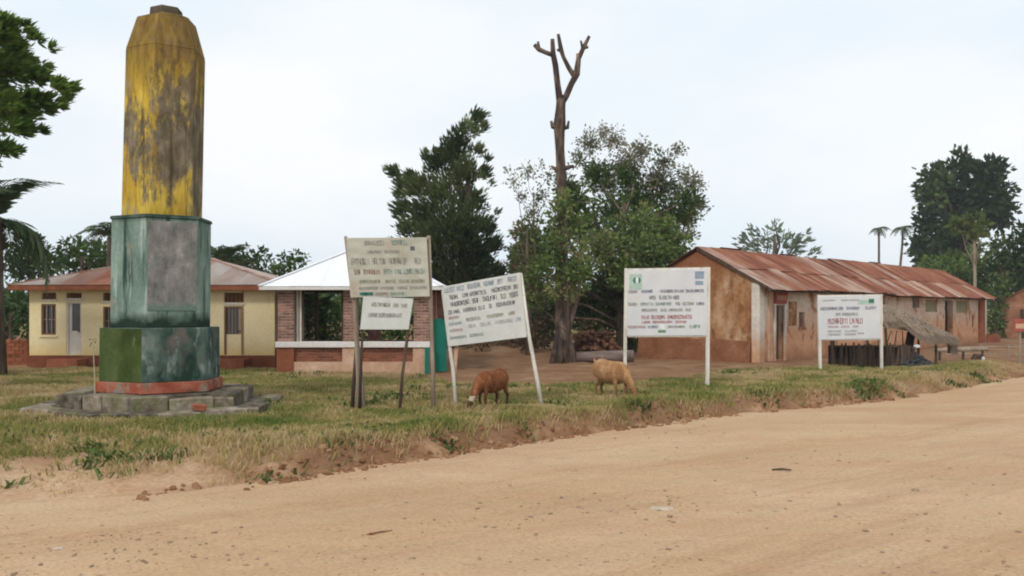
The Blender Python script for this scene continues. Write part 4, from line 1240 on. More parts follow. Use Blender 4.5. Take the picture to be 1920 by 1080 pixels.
# third house at the right edge
YC = 60.0
hc = thing('brick_house', 'red brown mud brick house partly cut off by the right edge of the photo', 'house', (PX(1877, YC), YC, 0), R(-31))
ring0 = [(0, 0, -0.3), (7, 0, -0.3), (7, 0, 2.5), (3.5, 0, 4.3), (0, 0, 2.5)]
MB().prism(ring0, [(x, 8, z) for x, _, z in ring0]).build('wall', surf('red_mud_brick', [(0.3, (0.19, 0.075, 0.04)), (0.5, (0.29, 0.135, 0.08)), (0.7, (0.42, 0.24, 0.16))], 1.2, bump=0.6, bscale=8, bdist=0.05), hc)
for sgn in (-1, 1):
    a = Vector((3.5 + sgn * 3.7, -0.2, 2.42)); b = Vector((3.5, -0.2, 4.33))
    nn = Vector((0, 0, 0.05))
    MB().hexa([a, a + Vector((0, 8.4, 0)), b + Vector((0, 8.4, 0)), b, a + nn, a + nn + Vector((0, 8.4, 0)), b + nn + Vector((0, 8.4, 0)), b + nn]).build('roof', M['rust'], hc)
MB().box(1.1, 1.9, -0.04, 0.0, 0.0, 1.9).build('door', M['darkwood'], hc)

# ------------------------------------------------------------------ yellow house
YH = 28.6
hy_o = Vector((PX(55, YH), YH, 0))
hy = thing('yellow_house', 'cream yellow house with hipped tin roof behind the monument', 'house', hy_o)
LH, DH, WH = PX(515, YH) - PX(55, YH), 6.0, 2.62


def xh(px): return PX(px, YH) - hy_o.x
def zh(py): return PZ(py, YH)


opsH = [(xh(77), xh(105), zh(628), zh(570)), (xh(78), xh(105), zh(561), zh(549)), (xh(124), xh(153), 0.42, zh(566)), (xh(124), xh(153), zh(559), zh(549)),
        (xh(193), xh(221), zh(628), zh(575)), (xh(193), xh(221), zh(564), zh(549)), (xh(300), xh(328), zh(628), zh(572)), (xh(420), xh(455), 0.42, zh(574)), (xh(420), xh(457), zh(567), zh(549))]
mb = MB(); wall_cells(mb, LH, WH, opsH, 0.0, 0.22)
mb.build('front_wall', M['yellowwall'], hy)
MB().box(0, 0.22, 0.22, DH, -0.2, WH).build('side_wall', M['yellowwall'], hy)
MB().box(LH - 0.22, LH, 0.22, DH, -0.2, WH).build('side_wall', M['yellowwall'], hy)
MB().box(0.22, LH - 0.22, DH - 0.22, DH, -0.2, WH).build('back_wall', M['yellowwall'], hy)
MB().box(-0.04, LH + 0.04, -0.05, -0.001, -0.2, 0.40).build('plinth', M['brickred'], hy)
MB().box(xh(110), xh(166), -0.75, -0.051, -0.2, 0.30).build('door_step', M['brickred'], hy)
MB().box(xh(405), xh(470), -0.75, -0.051, -0.2, 0.30).build('door_step', M['brickred'], hy)
mb = MB(); mb.box(-0.05, LH + 0.05, DH + 0.001, DH + 0.02, 0, 0.1)


def vent(x0, x1, z0, z1):
    v = MB().box(x0, x1, 0.12, 0.16, z0, z1).build('vent', M['vent'], hy)
    mb = MB(); n = 5
    for k in range(1, n):
        x = x0 + (x1 - x0) * k / n
        mb.box(x - 0.012, x + 0.012, 0.05, 0.119, z0, z1)
    mb.build('vent_bar', M['frame'], v)
    MB().box(x0 - 0.03, x1 + 0.03, -0.03, 0.03, z0 - 0.075, z0 - 0.002).build('vent_sill', M['whiteframe'], v)


def window(x0, x1, z0, z1, nb=3):
    w = MB()
    f = 0.05
    for q in ((x0, x0 + f, z0, z1), (x1 - f, x1, z0, z1), (x0 + f, x1 - f, z0, z0 + f), (x0 + f, x1 - f, z1 - f, z1)):
        w.box(q[0], q[1], 0.04, 0.12, q[2], q[3])
    wo = w.build('window', M['frame'], hy)
    MB().box(x0 + f, x1 - f, 0.10, 0.11, z0 + f, z1 - f).build('pane', M['glass'], wo)
    mb = MB()
    for k in range(1, nb):
        x = x0 + (x1 - x0) * k / nb
        mb.box(x - 0.012, x + 0.012, 0.05, 0.08, z0 + f, z1 - f)
    mb.box(x0 + f, x1 - f, 0.082, 0.095, (z0 + z1) / 2 - 0.015, (z0 + z1) / 2 + 0.015)
    mb.build('window_bar', M['wood'], wo)
    MB().box(x0 - 0.05, x1 + 0.05, -0.05, 0.039, z0 - 0.07, z0 - 0.003).build('window_sill', M['yellowwall'], wo)


def door(x0, x1, z0, z1, cream):
    w = MB(); f = 0.05
    for q in ((x0, x0 + f, z0, z1), (x1 - f, x1, z0, z1), (x0 + f, x1 - f, z1 - f, z1)):
        w.box(q[0], q[1], 0.02, 0.12, q[2], q[3])
    d = w.build('door', M['whiteframe'] if not cream else M['frame'], hy)
    zm = z0 + (z1 - z0) * (0.42 if cream else 0.45)
    MB().box(x0 + f, x1 - f, 0.08, 0.11, z0, zm).build('door_panel', M['yellowwall'] if cream else M['whiteframe'], d)
    MB().box(x0 + f + (0.0 if cream else 0.1), x1 - f - (0.10 if cream else 0.03), 0.085, 0.105, zm, z1 - f).build('pane', M['glass'], d)
    if not cream:
        MB().box(x0 + f, x0 + f + 0.1, 0.075, 0.109, zm + 0.001, z1 - f).build('door_stile', M['whiteframe'], d)
    else:
        MB().box(x1 - f - 0.1, x1 - f, 0.075, 0.109, zm + 0.001, z1 - f).build('door_stile', M['wood'], d)
        mb = MB()
        for k in range(1, 4):
            x = x0 + f + (x1 - x0 - 2 * f - 0.1) * k / 4
            mb.box(x - 0.01, x + 0.01, 0.06, 0.08, zm, z1 - f)
        mb.build('window_bar', M['wood'], d)
    MB().box(x1 - 0.14, x1 - 0.1, 0.04, 0.079, z0 + 0.72, z0 + 0.76).build('handle', M['black'], d)


window(*opsH[0]); vent(*opsH[1]); door(*opsH[2], False); vent(*opsH[3]); window(*opsH[4]); vent(*opsH[5]); window(*opsH[6]); door(*opsH[7], True); vent(*opsH[8])
MB().box(xh(455.5), xh(457), -0.012, -0.0005, 0.41, WH - 0.05).build('joint_strip', M['frame'], hy)
ov = 0.46
EZ, RZ = 2.60, 3.62
run = DH / 2 + ov
slen = Vector((0, run, RZ - EZ)).length
Lr = LH + 2 * ov
hip_slope(hy, (-ov, -ov, EZ), (1, 0, 0), (0, run, RZ - EZ), Lr, lambda x: slen * max(0.0, min(1.0, x / run, (Lr - x) / run)),
          lambda i, rr: rr.choice([M['brownzinc'], M['brownzinc'], M['greyzinc'], M['rust']]) if i < 7 else rr.choice([M['greyzinc'], M['greyzinc'], M['brownzinc']]), 0.8, 5)
Ls = DH + 2 * ov
hip_slope(hy, (LH + ov, -ov, EZ), (0, 1, 0), (-run, 0, RZ - EZ), Ls, lambda x: slen * max(0.0, min(1.0, x / run, (Ls - x) / run)), lambda i, rr: M['greyzinc'], 0.8, 6)
hip_slope(hy, (-ov, DH + ov, EZ), (0, -1, 0), (run, 0, RZ - EZ), Ls, lambda x: slen * max(0.0, min(1.0, x / run, (Ls - x) / run)), lambda i, rr: M['brownzinc'], 0.8, 7)
hip_slope(hy, (LH + ov, DH + ov, EZ), (-1, 0, 0), (0, -run, RZ - EZ), Lr, lambda x: slen * max(0.0, min(1.0, x / run, (Lr - x) / run)), lambda i, rr: M['greyzinc'], 0.8, 8)
MB().box(-ov + 0.04, LH + ov - 0.04, -ov + 0.02, -ov + 0.05, EZ - 0.15, EZ - 0.01).build('fascia', M['brickred'], hy)
MB().box(-ov + 0.02, -ov + 0.05, -ov + 0.05, DH + ov, EZ - 0.15, EZ - 0.01).build('fascia', M['brickred'], hy)
MB().box(LH + ov - 0.05, LH + ov - 0.02, -ov + 0.05, DH + ov, EZ - 0.15, EZ - 0.01).build('fascia', M['brickred'], hy)
MB().box(-ov + 0.051, LH + ov - 0.051, -ov + 0.051, DH + ov, EZ - 0.05, EZ - 0.03).build('soffit', M['brickred'], hy)
for sx, d in ((0.0, 1), (Lr, -1)):
    MB().bar((-ov + sx, -ov, EZ + 0.02), (-ov + sx + d * run, DH / 2, RZ + 0.02), 0.16, 0.03, up=(0, 0, 1)).build('hip_cap', M['zinc'], hy)


# ------------------------------------------------------------------ brick pavilion
YP = 26.2
hp_o = Vector((PX(520, YP), YP, 0))
hp = thing('brick_pavilion', 'open sided brick pavilion with bright white hipped roof', 'pavilion', hp_o)
LP, DP = PX(805, YP) - PX(520, YP), 5.0


def xp(px): return PX(px, YP) - hp_o.x


PT = 2.42
piers = [(0.0, xp(551)), (xp(643), xp(669)), (xp(775), LP)]
brick_me = {}


def brick(parent, x, y, z, lx, ly, lz, mat):
    key = (round(lx, 3), round(ly, 3), round(lz, 3), mat.name)
    if key not in brick_me:
        m2 = MB().box(0, lx, 0, ly, 0, lz).mesh('brick', mat)
        bm = bmesh.new(); bm.from_mesh(m2); bmesh.ops.bevel(bm, geom=list(bm.edges), offset=0.004, segments=1, affect='EDGES'); bm.to_mesh(m2); bm.free()
        brick_me[key] = m2
    o = link('brick', brick_me[key], parent)
    o.location = (x, y, z)
    return o


rr = random.Random(31)
RH = 0.084
for (a, b) in piers:
    MB().box(a + 0.015, b - 0.015, 0.02, 0.42, -0.2, PT).build('pier', M['mortar'], hp)
    w = b - a
    z = 0.93; k = 0
    while z < PT - RH:
        if k % 2 == 0:
            cuts = [0, w * 0.52, w]
        else:
            cuts = [0, w * 0.26, w * 0.76, w]
        for c0, c1 in zip(cuts[:-1], cuts[1:]):
            brick(hp, a + c0 + 0.008, rr.uniform(0.0, 0.008), z, c1 - c0 - 0.022, 0.1, RH - 0.026, M['brick'])
        z += RH; k += 1
# low wall: brick courses between piers, plaster skirt, white sill
for (a, b) in ((piers[0][1], piers[1][0]), (piers[1][1], piers[2][0])):
    MB().box(a, b, 0.08, 0.30, -0.2, 0.745).build('low_wall', M['mortar'], hp)
    z = 0.34; k = 0
    while z < 0.70:
        x = a + (0.0 if k % 2 else -0.11)
        while x < b - 0.02:
            x0, x1 = max(a, x), min(b, x + 0.225)
            if x1 - x0 > 0.05:
                brick(hp, x0 + 0.006, 0.06, z, x1 - x0 - 0.012, 0.1, RH - 0.016, M['brickred'])
            x += 0.225
        z += RH; k += 1
    MB().box(a + 0.002, b - 0.002, -0.03, 0.079, -0.2, 0.33).build('plaster_skirt', M['salmon'], hp)
for (a, b) in piers:
    MB().box(a - 0.01, b + 0.01, -0.045, 0.019, -0.2, 0.744).build('pier_foot', M['salmon'] if a > 0 else M['brickred'], hp)
MB().box(-0.04, LP + 0.04, -0.10, 0.34, 0.746, 0.915).build('sill', M['whitesill'], hp, bevel=0.01)
for px in (554.5, 560.5, 800.5):
    MB().box(xp(px) - 0.028, xp(px) + 0.028, 0.2, 0.26, 0.915, PT - 0.01).build('window_post', M['whiteframe'], hp)
MB().box(xp(563), xp(567), 0.2, 0.26, 0.915, PT - 0.01).build('window_post', M['darkwood'], hp)
MB().box(xp(638), xp(642.5), 0.2, 0.26, 0.915, PT - 0.01).build('window_post', M['darkwood'], hp)
# right side: piers and low wall, back piers and back wall
for y in (2.3, DP - 0.42):
    MB().box(LP - 0.42, LP - 0.002, y, y + 0.42, -0.2, PT).build('pier', M['brick'], hp)
MB().box(0.02, 0.12, DP - 0.14, DP - 0.04, -0.2, PT).build('post', M['darkwood'], hp)
MB().box(xp(655) - 0.2, xp(655) + 0.2, DP - 0.4, DP - 0.02, -0.2, PT - 0.01).build('pier', M['brick'], hp)
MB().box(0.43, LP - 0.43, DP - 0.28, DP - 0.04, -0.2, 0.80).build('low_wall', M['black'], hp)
MB().box(LP - 0.3, LP - 0.08, 0.43, 2.29, -0.2, 0.8).build('low_wall', M['brickred'], hp)
MB().box(0.08, 0.3, 0.43, 2.29, -0.2, 0.8).build('low_wall', M['brickred'], hp)
MB().box(0.08, 0.3, 2.29, DP - 0.29, -0.2, 0.8).build('low_wall', M['brickred'], hp)
MB().box(0.3, LP - 0.3, 0.30, DP - 0.3, -0.15, 0.06).build('floor', M['mortar'], hp)
MB().box(0.0, LP, 0.05, 0.25, PT, PT + 0.1).build('ring_beam', M['darkwood'], hp)
MB().box(0.0, LP, DP - 0.25, DP - 0.05, PT, PT + 0.1).build('ring_beam', M['darkwood'], hp)
MB().box(0.05, 0.25, 0.251, DP - 0.251, PT, PT + 0.1).build('ring_beam', M['darkwood'], hp)
MB().box(LP - 0.25, LP - 0.05, 0.251, DP - 0.251, PT, PT + 0.1).build('ring_beam', M['darkwood'], hp)
# teal door standing open at the right side
mb = MB()
prof = [(0, 0.02), (0.46, 0.02), (0.46, 1.36), (0.42, 1.50), (0.30, 1.585), (0.16, 1.585), (0.04, 1.50), (0, 1.36)]
mb.prism([(x, 0, z) for x, z in prof], [(x, 0.05, z) for x, z in prof])
td = mb.build('door', M['teal'], hp, bevel=0.008); td['label'] = 'teal green door leaf with rounded top'
td.location = (LP + 0.02, 0.36, 0); td.rotation_euler = (0, 0, R(10))
MB().box(LP - 0.12, LP + 0.0, -0.12, -0.06, -0.1, 0.75).build('door_jamb', M['teal'], hp)
ovp = 0.42
PEZ, PRZ = 2.50, 3.92
Lx, Ly = LP + 2 * ovp, DP + 2 * ovp
rx, ry = Lx / 2, Ly / 2
hp_front = Vector((0, ry, PRZ - PEZ)).length
hp_side = Vector((0, rx, PRZ - PEZ)).length
wz = lambda i, r_: M['whitezinc']
hip_slope(hp, (-ovp, -ovp, PEZ), (1, 0, 0), (0, ry, PRZ - PEZ), Lx, lambda x: hp_front * max(0.0, min(x, Lx - x) / rx), wz, 0.85, 1, 0.007)
hip_slope(hp, (LP + ovp, DP + ovp, PEZ), (-1, 0, 0), (0, -ry, PRZ - PEZ), Lx, lambda x: hp_front * max(0.0, min(x, Lx - x) / rx), wz, 0.85, 2, 0.007)
hip_slope(hp, (LP + ovp, -ovp, PEZ), (0, 1, 0), (-rx, 0, PRZ - PEZ), Ly, lambda x: hp_side * max(0.0, min(x, Ly - x) / ry), wz, 0.85, 3, 0.007)
hip_slope(hp, (-ovp, DP + ovp, PEZ), (0, -1, 0), (rx, 0, PRZ - PEZ), Ly, lambda x: hp_side * max(0.0, min(x, Ly - x) / ry), wz, 0.85, 4, 0.007)
for q in ((-ovp, LP + ovp, -ovp + 0.01, -ovp + 0.03), (-ovp, LP + ovp, DP + ovp - 0.03, DP + ovp - 0.01)):
    MB().box(q[0], q[1], q[2], q[3], PEZ - 0.10, PEZ - 0.005).build('fascia', M['whitesill'], hp)
for q in ((-ovp, -ovp + 0.02), (LP + ovp - 0.02, LP + ovp)):
    MB().box(q[0], q[1], -ovp + 0.031, DP + ovp - 0.031, PEZ - 0.10, PEZ - 0.005).build('fascia', M['whitesill'], hp)
MB().box(-ovp + 0.021, LP + ovp - 0.021, -ovp + 0.031, DP + ovp - 0.031, PEZ - 0.03, PEZ - 0.015).build('ceiling', M['darkwood'], hp)
for sx in (0, 1):
    a = (-ovp + sx * Lx, -ovp, PEZ + 0.02)
    MB().bar(a, (-ovp + rx, -ovp + ry, PRZ + 0.03), 0.14, 0.02, up=(0, 0, 1)).build('hip_cap', M['whitezinc'], hp)

# ------------------------------------------------------------------ low brick wall at the left edge
YW = 30.2
bw_o = Vector((PX(-40, YW), YW, 0))
bw = thing('brick_wall', 'low unplastered red brick wall at the left beside the yellow house', 'wall', bw_o)
Lw = PX(52, YW) - PX(-40, YW)
MB().box(0.01, Lw - 0.01, 0.02, 0.22, -0.2, 0.84).build('wall_core', M['mudplinth'], bw)
z = 0.0; k = 0
while z < 0.86:
    x = -0.14 if k % 2 else 0.0
    while x < Lw - 0.05:
        x0, x1 = max(0, x), min(Lw, x + 0.27)
        if x1 - x0 > 0.06 and (z < 0.75 or rr.random() < 0.6):
            brick(bw, x0 + 0.008, rr.uniform(-0.012, 0.012), z, x1 - x0 - 0.016, 0.1, 0.105, M['brickred'])
        x += 0.27
    z += 0.123; k += 1


# ------------------------------------------------------------------ thatched stall, stick fence, charcoal, log bench, red board
YS = 29.6
st_o = Vector((PX(1720, YS), YS, 0))
st = thing('thatched_stall', 'small stall with a sagging grey thatch roof on thin poles by the far adobe house', 'stall', st_o)


def thz(u, v):
    """roof height: u 0..1 left to right, v 0..1 front to back"""
    fr = np.interp(u, [0, 0.25, 0.45, 0.6, 0.75, 1.0], [1.46, 1.50, 1.12, 0.98, 1.02, 0.93])
    bk = np.interp(u, [0, 0.4, 0.8, 1.0], [1.98, 2.0, 1.72, 1.2])
    return fr * (1 - v) + bk * v + 0.10 * math.sin(math.pi * v)


def thp(u, v):
    x = PX(1652 + 136 * u, YS) - st_o.x + 0.25 * v * (1 - u) - 0.35 * u * v
    return Vector((x, -0.25 + 2.1 * v, thz(u, v)))


nu, nv = 14, 9
mb = MB(); vs = []
for lay in (0.0, -0.13):
    for j in range(nv):
        for i in range(nu):
            p = thp(i / (nu - 1), j / (nv - 1)); p.z += lay + random.uniform(-0.02, 0.02); vs.append(p)
fs = []
N = nu * nv
for j in range(nv - 1):
    for i in range(nu - 1):
        a = j * nu + i
        fs.append((a, a + 1, a + nu + 1, a + nu)); fs.append((N + a, N + a + nu, N + a + nu + 1, N + a + 1))
for i in range(nu - 1):
    fs.append((N + i, N + i + 1, i + 1, i)); q = (nv - 1) * nu + i; fs.append((q, q + 1, N + q + 1, N + q))
for j in range(nv - 1):
    a = j * nu; fs.append((a, a + nu, N + a + nu, N + a)); q = a + nu - 1; fs.append((N + q, N + q + nu, q + nu, q))
mb.add(vs, fs); mb.build('thatch_mat', M['thatch'], st)
k = 5200
rs2 = np.random.RandomState(9)
uu, vv = rs2.rand(k), np.concatenate([rs2.rand(k - 1400), np.zeros(1400)])
V = np.empty((k, 3, 3)); tn = rs2.rand(k)
for i in range(k):
    p = thp(uu[i], vv[i]); q = thp(min(1, uu[i] + 0.03 * (rs2.rand() - 0.5)), max(-0.12, vv[i] - 0.16))
    p.z += rs2.uniform(-0.02, 0.05) - (0.06 if vv[i] == 0 else 0); q.z += rs2.uniform(-0.06, 0.03) - (0.14 if vv[i] == 0 else 0)
    w = 0.008
    V[i, 0] = p + Vector((-w, 0, 0)); V[i, 1] = p + Vector((w, 0, 0)); V[i, 2] = q
so = link('straw', mesh_np('straw', V.reshape(-1, 3), np.arange(k * 3).reshape(-1, 3), tn), st, M['straw']); so['kind'] = 'stuff'
for (px, y, h) in ((1658, -0.1, 1.42), (1751, -0.12, 0.95), (1664, 1.7, 1.85), (1765, 1.7, 1.3)):
    x = PX(px, YS) - st_o.x
    MB().tube([(x, y, -0.2), (x + 0.02, y, h * 0.5), (x, y, h)], [0.045, 0.04, 0.035], 7, 0, 0.1).build('post', M['darkwood'], st)
MB().tube([thp(0, 0.05) - Vector((0, 0, 0.16)), thp(0.35, 0.05) - Vector((0, 0, 0.16)), thp(0.6, 0.05) - Vector((0, 0, 0.16)), thp(1, 0.05) - Vector((0, 0, 0.16))], [0.05] * 4, 6).build('beam', M['darkwood'], st)
MB().tube([thp(0.0, 0.9) - Vector((0, 0, 0.17)), thp(0.5, 0.9) - Vector((0, 0, 0.17)), thp(1, 0.9) - Vector((0, 0, 0.17))], [0.05] * 3, 6).build('beam', M['darkwood'], st)
x = PX(1722, YS) - st_o.x
MB().tube([(x - 0.03, 0.5, -0.1), (x - 0.1, 0.5, 0.6), (x - 0.06, 0.4, 1.1)], [0.15, 0.16, 0.14], 8, 0, 0.2).build('bundle', M['black'], st)
MB().hexa([(x + 1.0, -0.1, 0.42), (x + 1.25, -0.1, 0.38), (x + 1.25, 0.1, 0.38), (x + 1.0, 0.1, 0.42), (x + 0.98, -0.1, 1.0), (x + 1.2, -0.1, 0.92), (x + 1.2, 0.1, 0.92), (x + 0.98, 0.1, 1.0)]).build('hanging_thatch', M['thatch'], st)
for k_ in range(3):
    x2 = PX(1678 + k_ * 8, YS) - st_o.x
    MB().tube([(x2, 0.3, 0.2), (x2 + 0.12 * (k_ - 1), 0.32, 0.75), (x2 + 0.05 * k_, 0.3, 1.15)], [0.02, 0.018, 0.012], 5).build('stick', M['darkwood'], st)

YF = 29.0
fe_o = Vector((PX(1556, YF), YF, 0))
fe = thing('stick_fence', 'low dark fence of upright sticks behind the white sign with the red line', 'fence', fe_o)
Lf = PX(1712, YF) - fe_o.x
stick_me = [MB().tube([(0, 0, -0.2), (0.006, 0, 0.4), (0, 0, 0.68 + 0.06 * q)], [0.042, 0.038, 0.03], 6, 0, 0.15).mesh('stick', M['darkwood']) for q in range(3)]
x = 0.03
while x < Lf:
    o = link('stick', stick_me[rr.randrange(3)], fe); o.location = (x, rr.uniform(-0.03, 0.03), rr.uniform(-0.08, 0.0)); o.rotation_euler = (rr.uniform(-0.1, 0.1), rr.uniform(-0.14, 0.14), rr.uniform(0, 6))
    x += rr.uniform(0.05, 0.075)
for z in (0.22, 0.66):
    MB().tube([(0, 0.06, z), (Lf / 2, 0.07, z + 0.02), (Lf, 0.06, z - 0.02)], 0.025, 6).build('rail', M['darkwood'], fe)
MB().box(0.0, Lf, 0.11, 0.16, -0.1, 0.70).build('backing', M['black'], fe)

# charcoal heap (many lumps: stuff)
bm = bmesh.new()
cx, cy = PX(1712, YF), YF + 0.25
for i in range(420):
    a = random.uniform(0, 6.28); r = random.random() ** 0.6
    x = cx + r * 0.75 * math.cos(a); y = cy + r * 0.5 * math.sin(a)
    z = (1 - r) * 0.62 * random.random() ** 0.3 + 0.03
    s = random.uniform(0.03, 0.075)
    bmesh.ops.create_icosphere(bm, subdivisions=1, radius=1, matrix=Matrix.Translation((x, y, z)) @ Matrix.Rotation(random.uniform(0, 6), 4, 'X') @ Matrix.Diagonal((s * 1.5, s, s * 0.8, 1)))
me = bpy.data.meshes.new('charcoal_heap'); bm.to_mesh(me); bm.free()
tag(link('charcoal_heap', me, None, M['charcoal']), 'grey black heap of charcoal lumps under the thatched stall', 'charcoal heap', kind='stuff')
lump('white_cloth', M['cloth'], PX(1722, YF), YF + 0.1, 0.66, 0.11, 0.1, 0.06, 'small crumpled white cloth on the charcoal heap', 'cloth', seed=21)

YB = 33.0
be_o = Vector((PX(1800, YB), YB, 0))
be = thing('log_bench', 'long low log bench in front of the far adobe house', 'bench', be_o)
MB().tube([(-0.95, 0, 0.36), (0, 0.02, 0.40), (1.0, 0, 0.42)], [0.08, 0.085, 0.075], 8, 0, 0.08).build('seat', M['wood'], be)
for x in (-0.75, 0.1, 0.8):
    MB().tube([(x, 0, -0.1), (x + 0.02, 0, 0.36)], 0.045, 6).build('leg', M['darkwood'], be)
q = thing('rag_bundle', 'brown bundle with a white rag at the right end of the log bench', 'bundle', (PX(1832, YB - 0.6), YB - 0.6, 0.0))
lump('sack', M['darkwood'], 0, 0, 0.12, 0.2, 0.16, 0.16, None, None, seed=31, parent=q)
lump('rag', M['cloth'], 0.16, -0.1, 0.08, 0.07, 0.06, 0.08, None, None, seed=32, parent=q)
YR = 34.0
ra = thing('rail_fence', 'thin pole rail fence at the right edge behind the log bench', 'fence', (PX(1850, YR), YR, 0))
for px in (1790, 1838, 1890):
    x = PX(px, YR) - PX(1850, YR)
    MB().tube([(x, 0, -0.2), (x + 0.02, 0, 0.55)], [0.03, 0.025], 6).build('post', M['wood'], ra)
MB().tube([(-1.6, 0.04, 0.40), (0, 0.05, 0.46), (1.9, 0.04, 0.44)], 0.022, 6).build('rail', M['wood'], ra)
MB().tube([(-1.6, 0.04, 0.16), (0, 0.05, 0.18), (1.9, 0.04, 0.15)], 0.022, 6).build('rail', M['wood'], ra)
YD = 32.0
rb_o = Vector((PX(1912, YD), YD, 0))
rb = thing('red_board', 'small red board on a single wooden post at the right edge', 'board', rb_o)
MB().box(-0.24, 0.5, -0.03, 0.0, PZ(622, YD), PZ(598, YD)).build('board', M['redpaint'], rb, bevel=0.006)
MB().box(-0.16, 0.42, -0.036, -0.031, PZ(616, YD), PZ(607, YD)).build('pale_stripe', M['salmon'], rb)
MB().tube([(0.02, 0.05, -0.2), (0.03, 0.05, 0.7), (0.02, 0.05, PZ(600, YD))], [0.05, 0.045, 0.04], 7).build('post', M['wood'], rb)

# ------------------------------------------------------------------ woodpile and fallen log beside the dead tree
YL = 33.2
wp_o = Vector((PX(1122, YL), YL, 0))
wp = thing('woodpile', 'loose stack of short reddish brown split logs behind the dead tree trunk', 'woodpile', wp_o)
log_me = []
for q in range(4):
    mb = MB().tube([(0, -0.35, 0), (0.01, 0.0, 0.01), (0, 0.35, 0)], [0.075, 0.08, 0.07], 7, 0, 0.2)
    log_me.append(mb.mesh('log', surf('split_log', [(0.3, (0.08, 0.038, 0.024)), (0.55, (0.17, 0.085, 0.052)), (0.8, (0.29, 0.18, 0.12))], 5, bump=0.5, bscale=20, rand=0.35) if q == 0 else None))
    if q: log_me[q].materials.append(log_me[0].materials[0])
for j in range(8):
    for i in range(11 - j // 2):
        o = link('log', log_me[rr.randrange(4)], wp)
        o.location = (-0.80 + 0.155 * i + 0.07 * (j % 2) + rr.uniform(-0.05, 0.05), rr.uniform(-0.25, 0.2), 0.07 + 0.13 * j + rr.uniform(-0.025, 0.025))
        o.rotation_euler = (rr.uniform(-0.25, 0.25), rr.uniform(0, 6), rr.uniform(-0.8, 0.8))
YG = 31.4
fl = thing('fallen_log', 'thick pale grey log lying on the ground beside the dead tree', 'log', (PX(1135, YG), YG, 0))
MB().tube([(-1.0, 0.1, 0.2), (-0.3, 0.05, 0.21), (0.4, 0.0, 0.23), (0.98, -0.05, 0.25)], [0.17, 0.2, 0.2, 0.21], 12, 0, 0.05).build('trunk', surf('grey_log', [(0.3, (0.12, 0.085, 0.07)), (0.6, (0.21, 0.16, 0.14)), (0.8, (0.32, 0.265, 0.24))], 4, (0.3, 2, 2), bump=0.6, bscale=14), fl, smooth=True)


# ------------------------------------------------------------------ vegetation
def leaf_cloud(rng, centers, radii, counts, size, dirs=None, aspect=2.2, spread=1.0, shell=0.5, tint_c=None, droop=0.0):
    """diamond leaves in ellipsoid clumps; dirs biases where leaves point"""
    Vs, Ts = [], []
    for i, (c, r, n) in enumerate(zip(centers, radii, counts)):
        n = int(n)
        d = rng.normal(0, 1, (n, 3)); d /= np.linalg.norm(d, axis=1)[:, None]
        rad = rng.rand(n) ** shell
        # lumpy surface
        lob = 1 + 0.35 * np.sin(d[:, 0] * 5.1 + i) * np.sin(d[:, 1] * 4.3 + 2 * i) + 0.25 * np.sin(d[:, 2] * 7 + 3 * i)
        p = np.asarray(c) + d * (rad * lob)[:, None] * np.asarray(r)
        a = d + rng.normal(0, spread, (n, 3)) * 0.7
        if dirs is not None:
            a = a * 0.55 + np.asarray(dirs[i]) * 1.2
        a[:, 2] -= droop
        a /= np.linalg.norm(a, axis=1)[:, None] + 1e-9
        b = np.cross(a, rng.normal(0, 1, (n, 3))); b /= np.linalg.norm(b, axis=1)[:, None] + 1e-9
        L = size * rng.uniform(0.6, 1.4, n)[:, None]
        w = L / aspect
        V = np.stack([p, p + a * L * 0.45 + b * w * 0.5, p + a * L, p + a * L * 0.45 - b * w * 0.5], 1)
        Vs.append(V)
        t0 = tint_c[i] if tint_c is not None else rng.uniform(0.2, 0.6)
        Ts.append(np.clip(t0 + rng.normal(0, 0.16, n), 0, 1))
    V = np.concatenate(Vs); T = np.concatenate(Ts)
    k = len(V)
    return V.reshape(-1, 3), np.arange(k * 4).reshape(k, 4), T


def limbs(mb, rng, a, targets, r0, seg=6, wob=0.12):
    for t in targets:
        t = Vector(t); a = Vector(a)
        L = (t - a).length
        m1 = a.lerp(t, 0.35) + Vector((rng.uniform(-wob, wob) * L, rng.uniform(-wob, wob) * L, 0.06 * L))
        m2 = a.lerp(t, 0.7) + Vector((rng.uniform(-wob, wob) * L, rng.uniform(-wob, wob) * L, 0.04 * L))
        mb.tube([a, m1, m2, t], [r0, r0 * 0.7, r0 * 0.45, r0 * 0.15], seg)


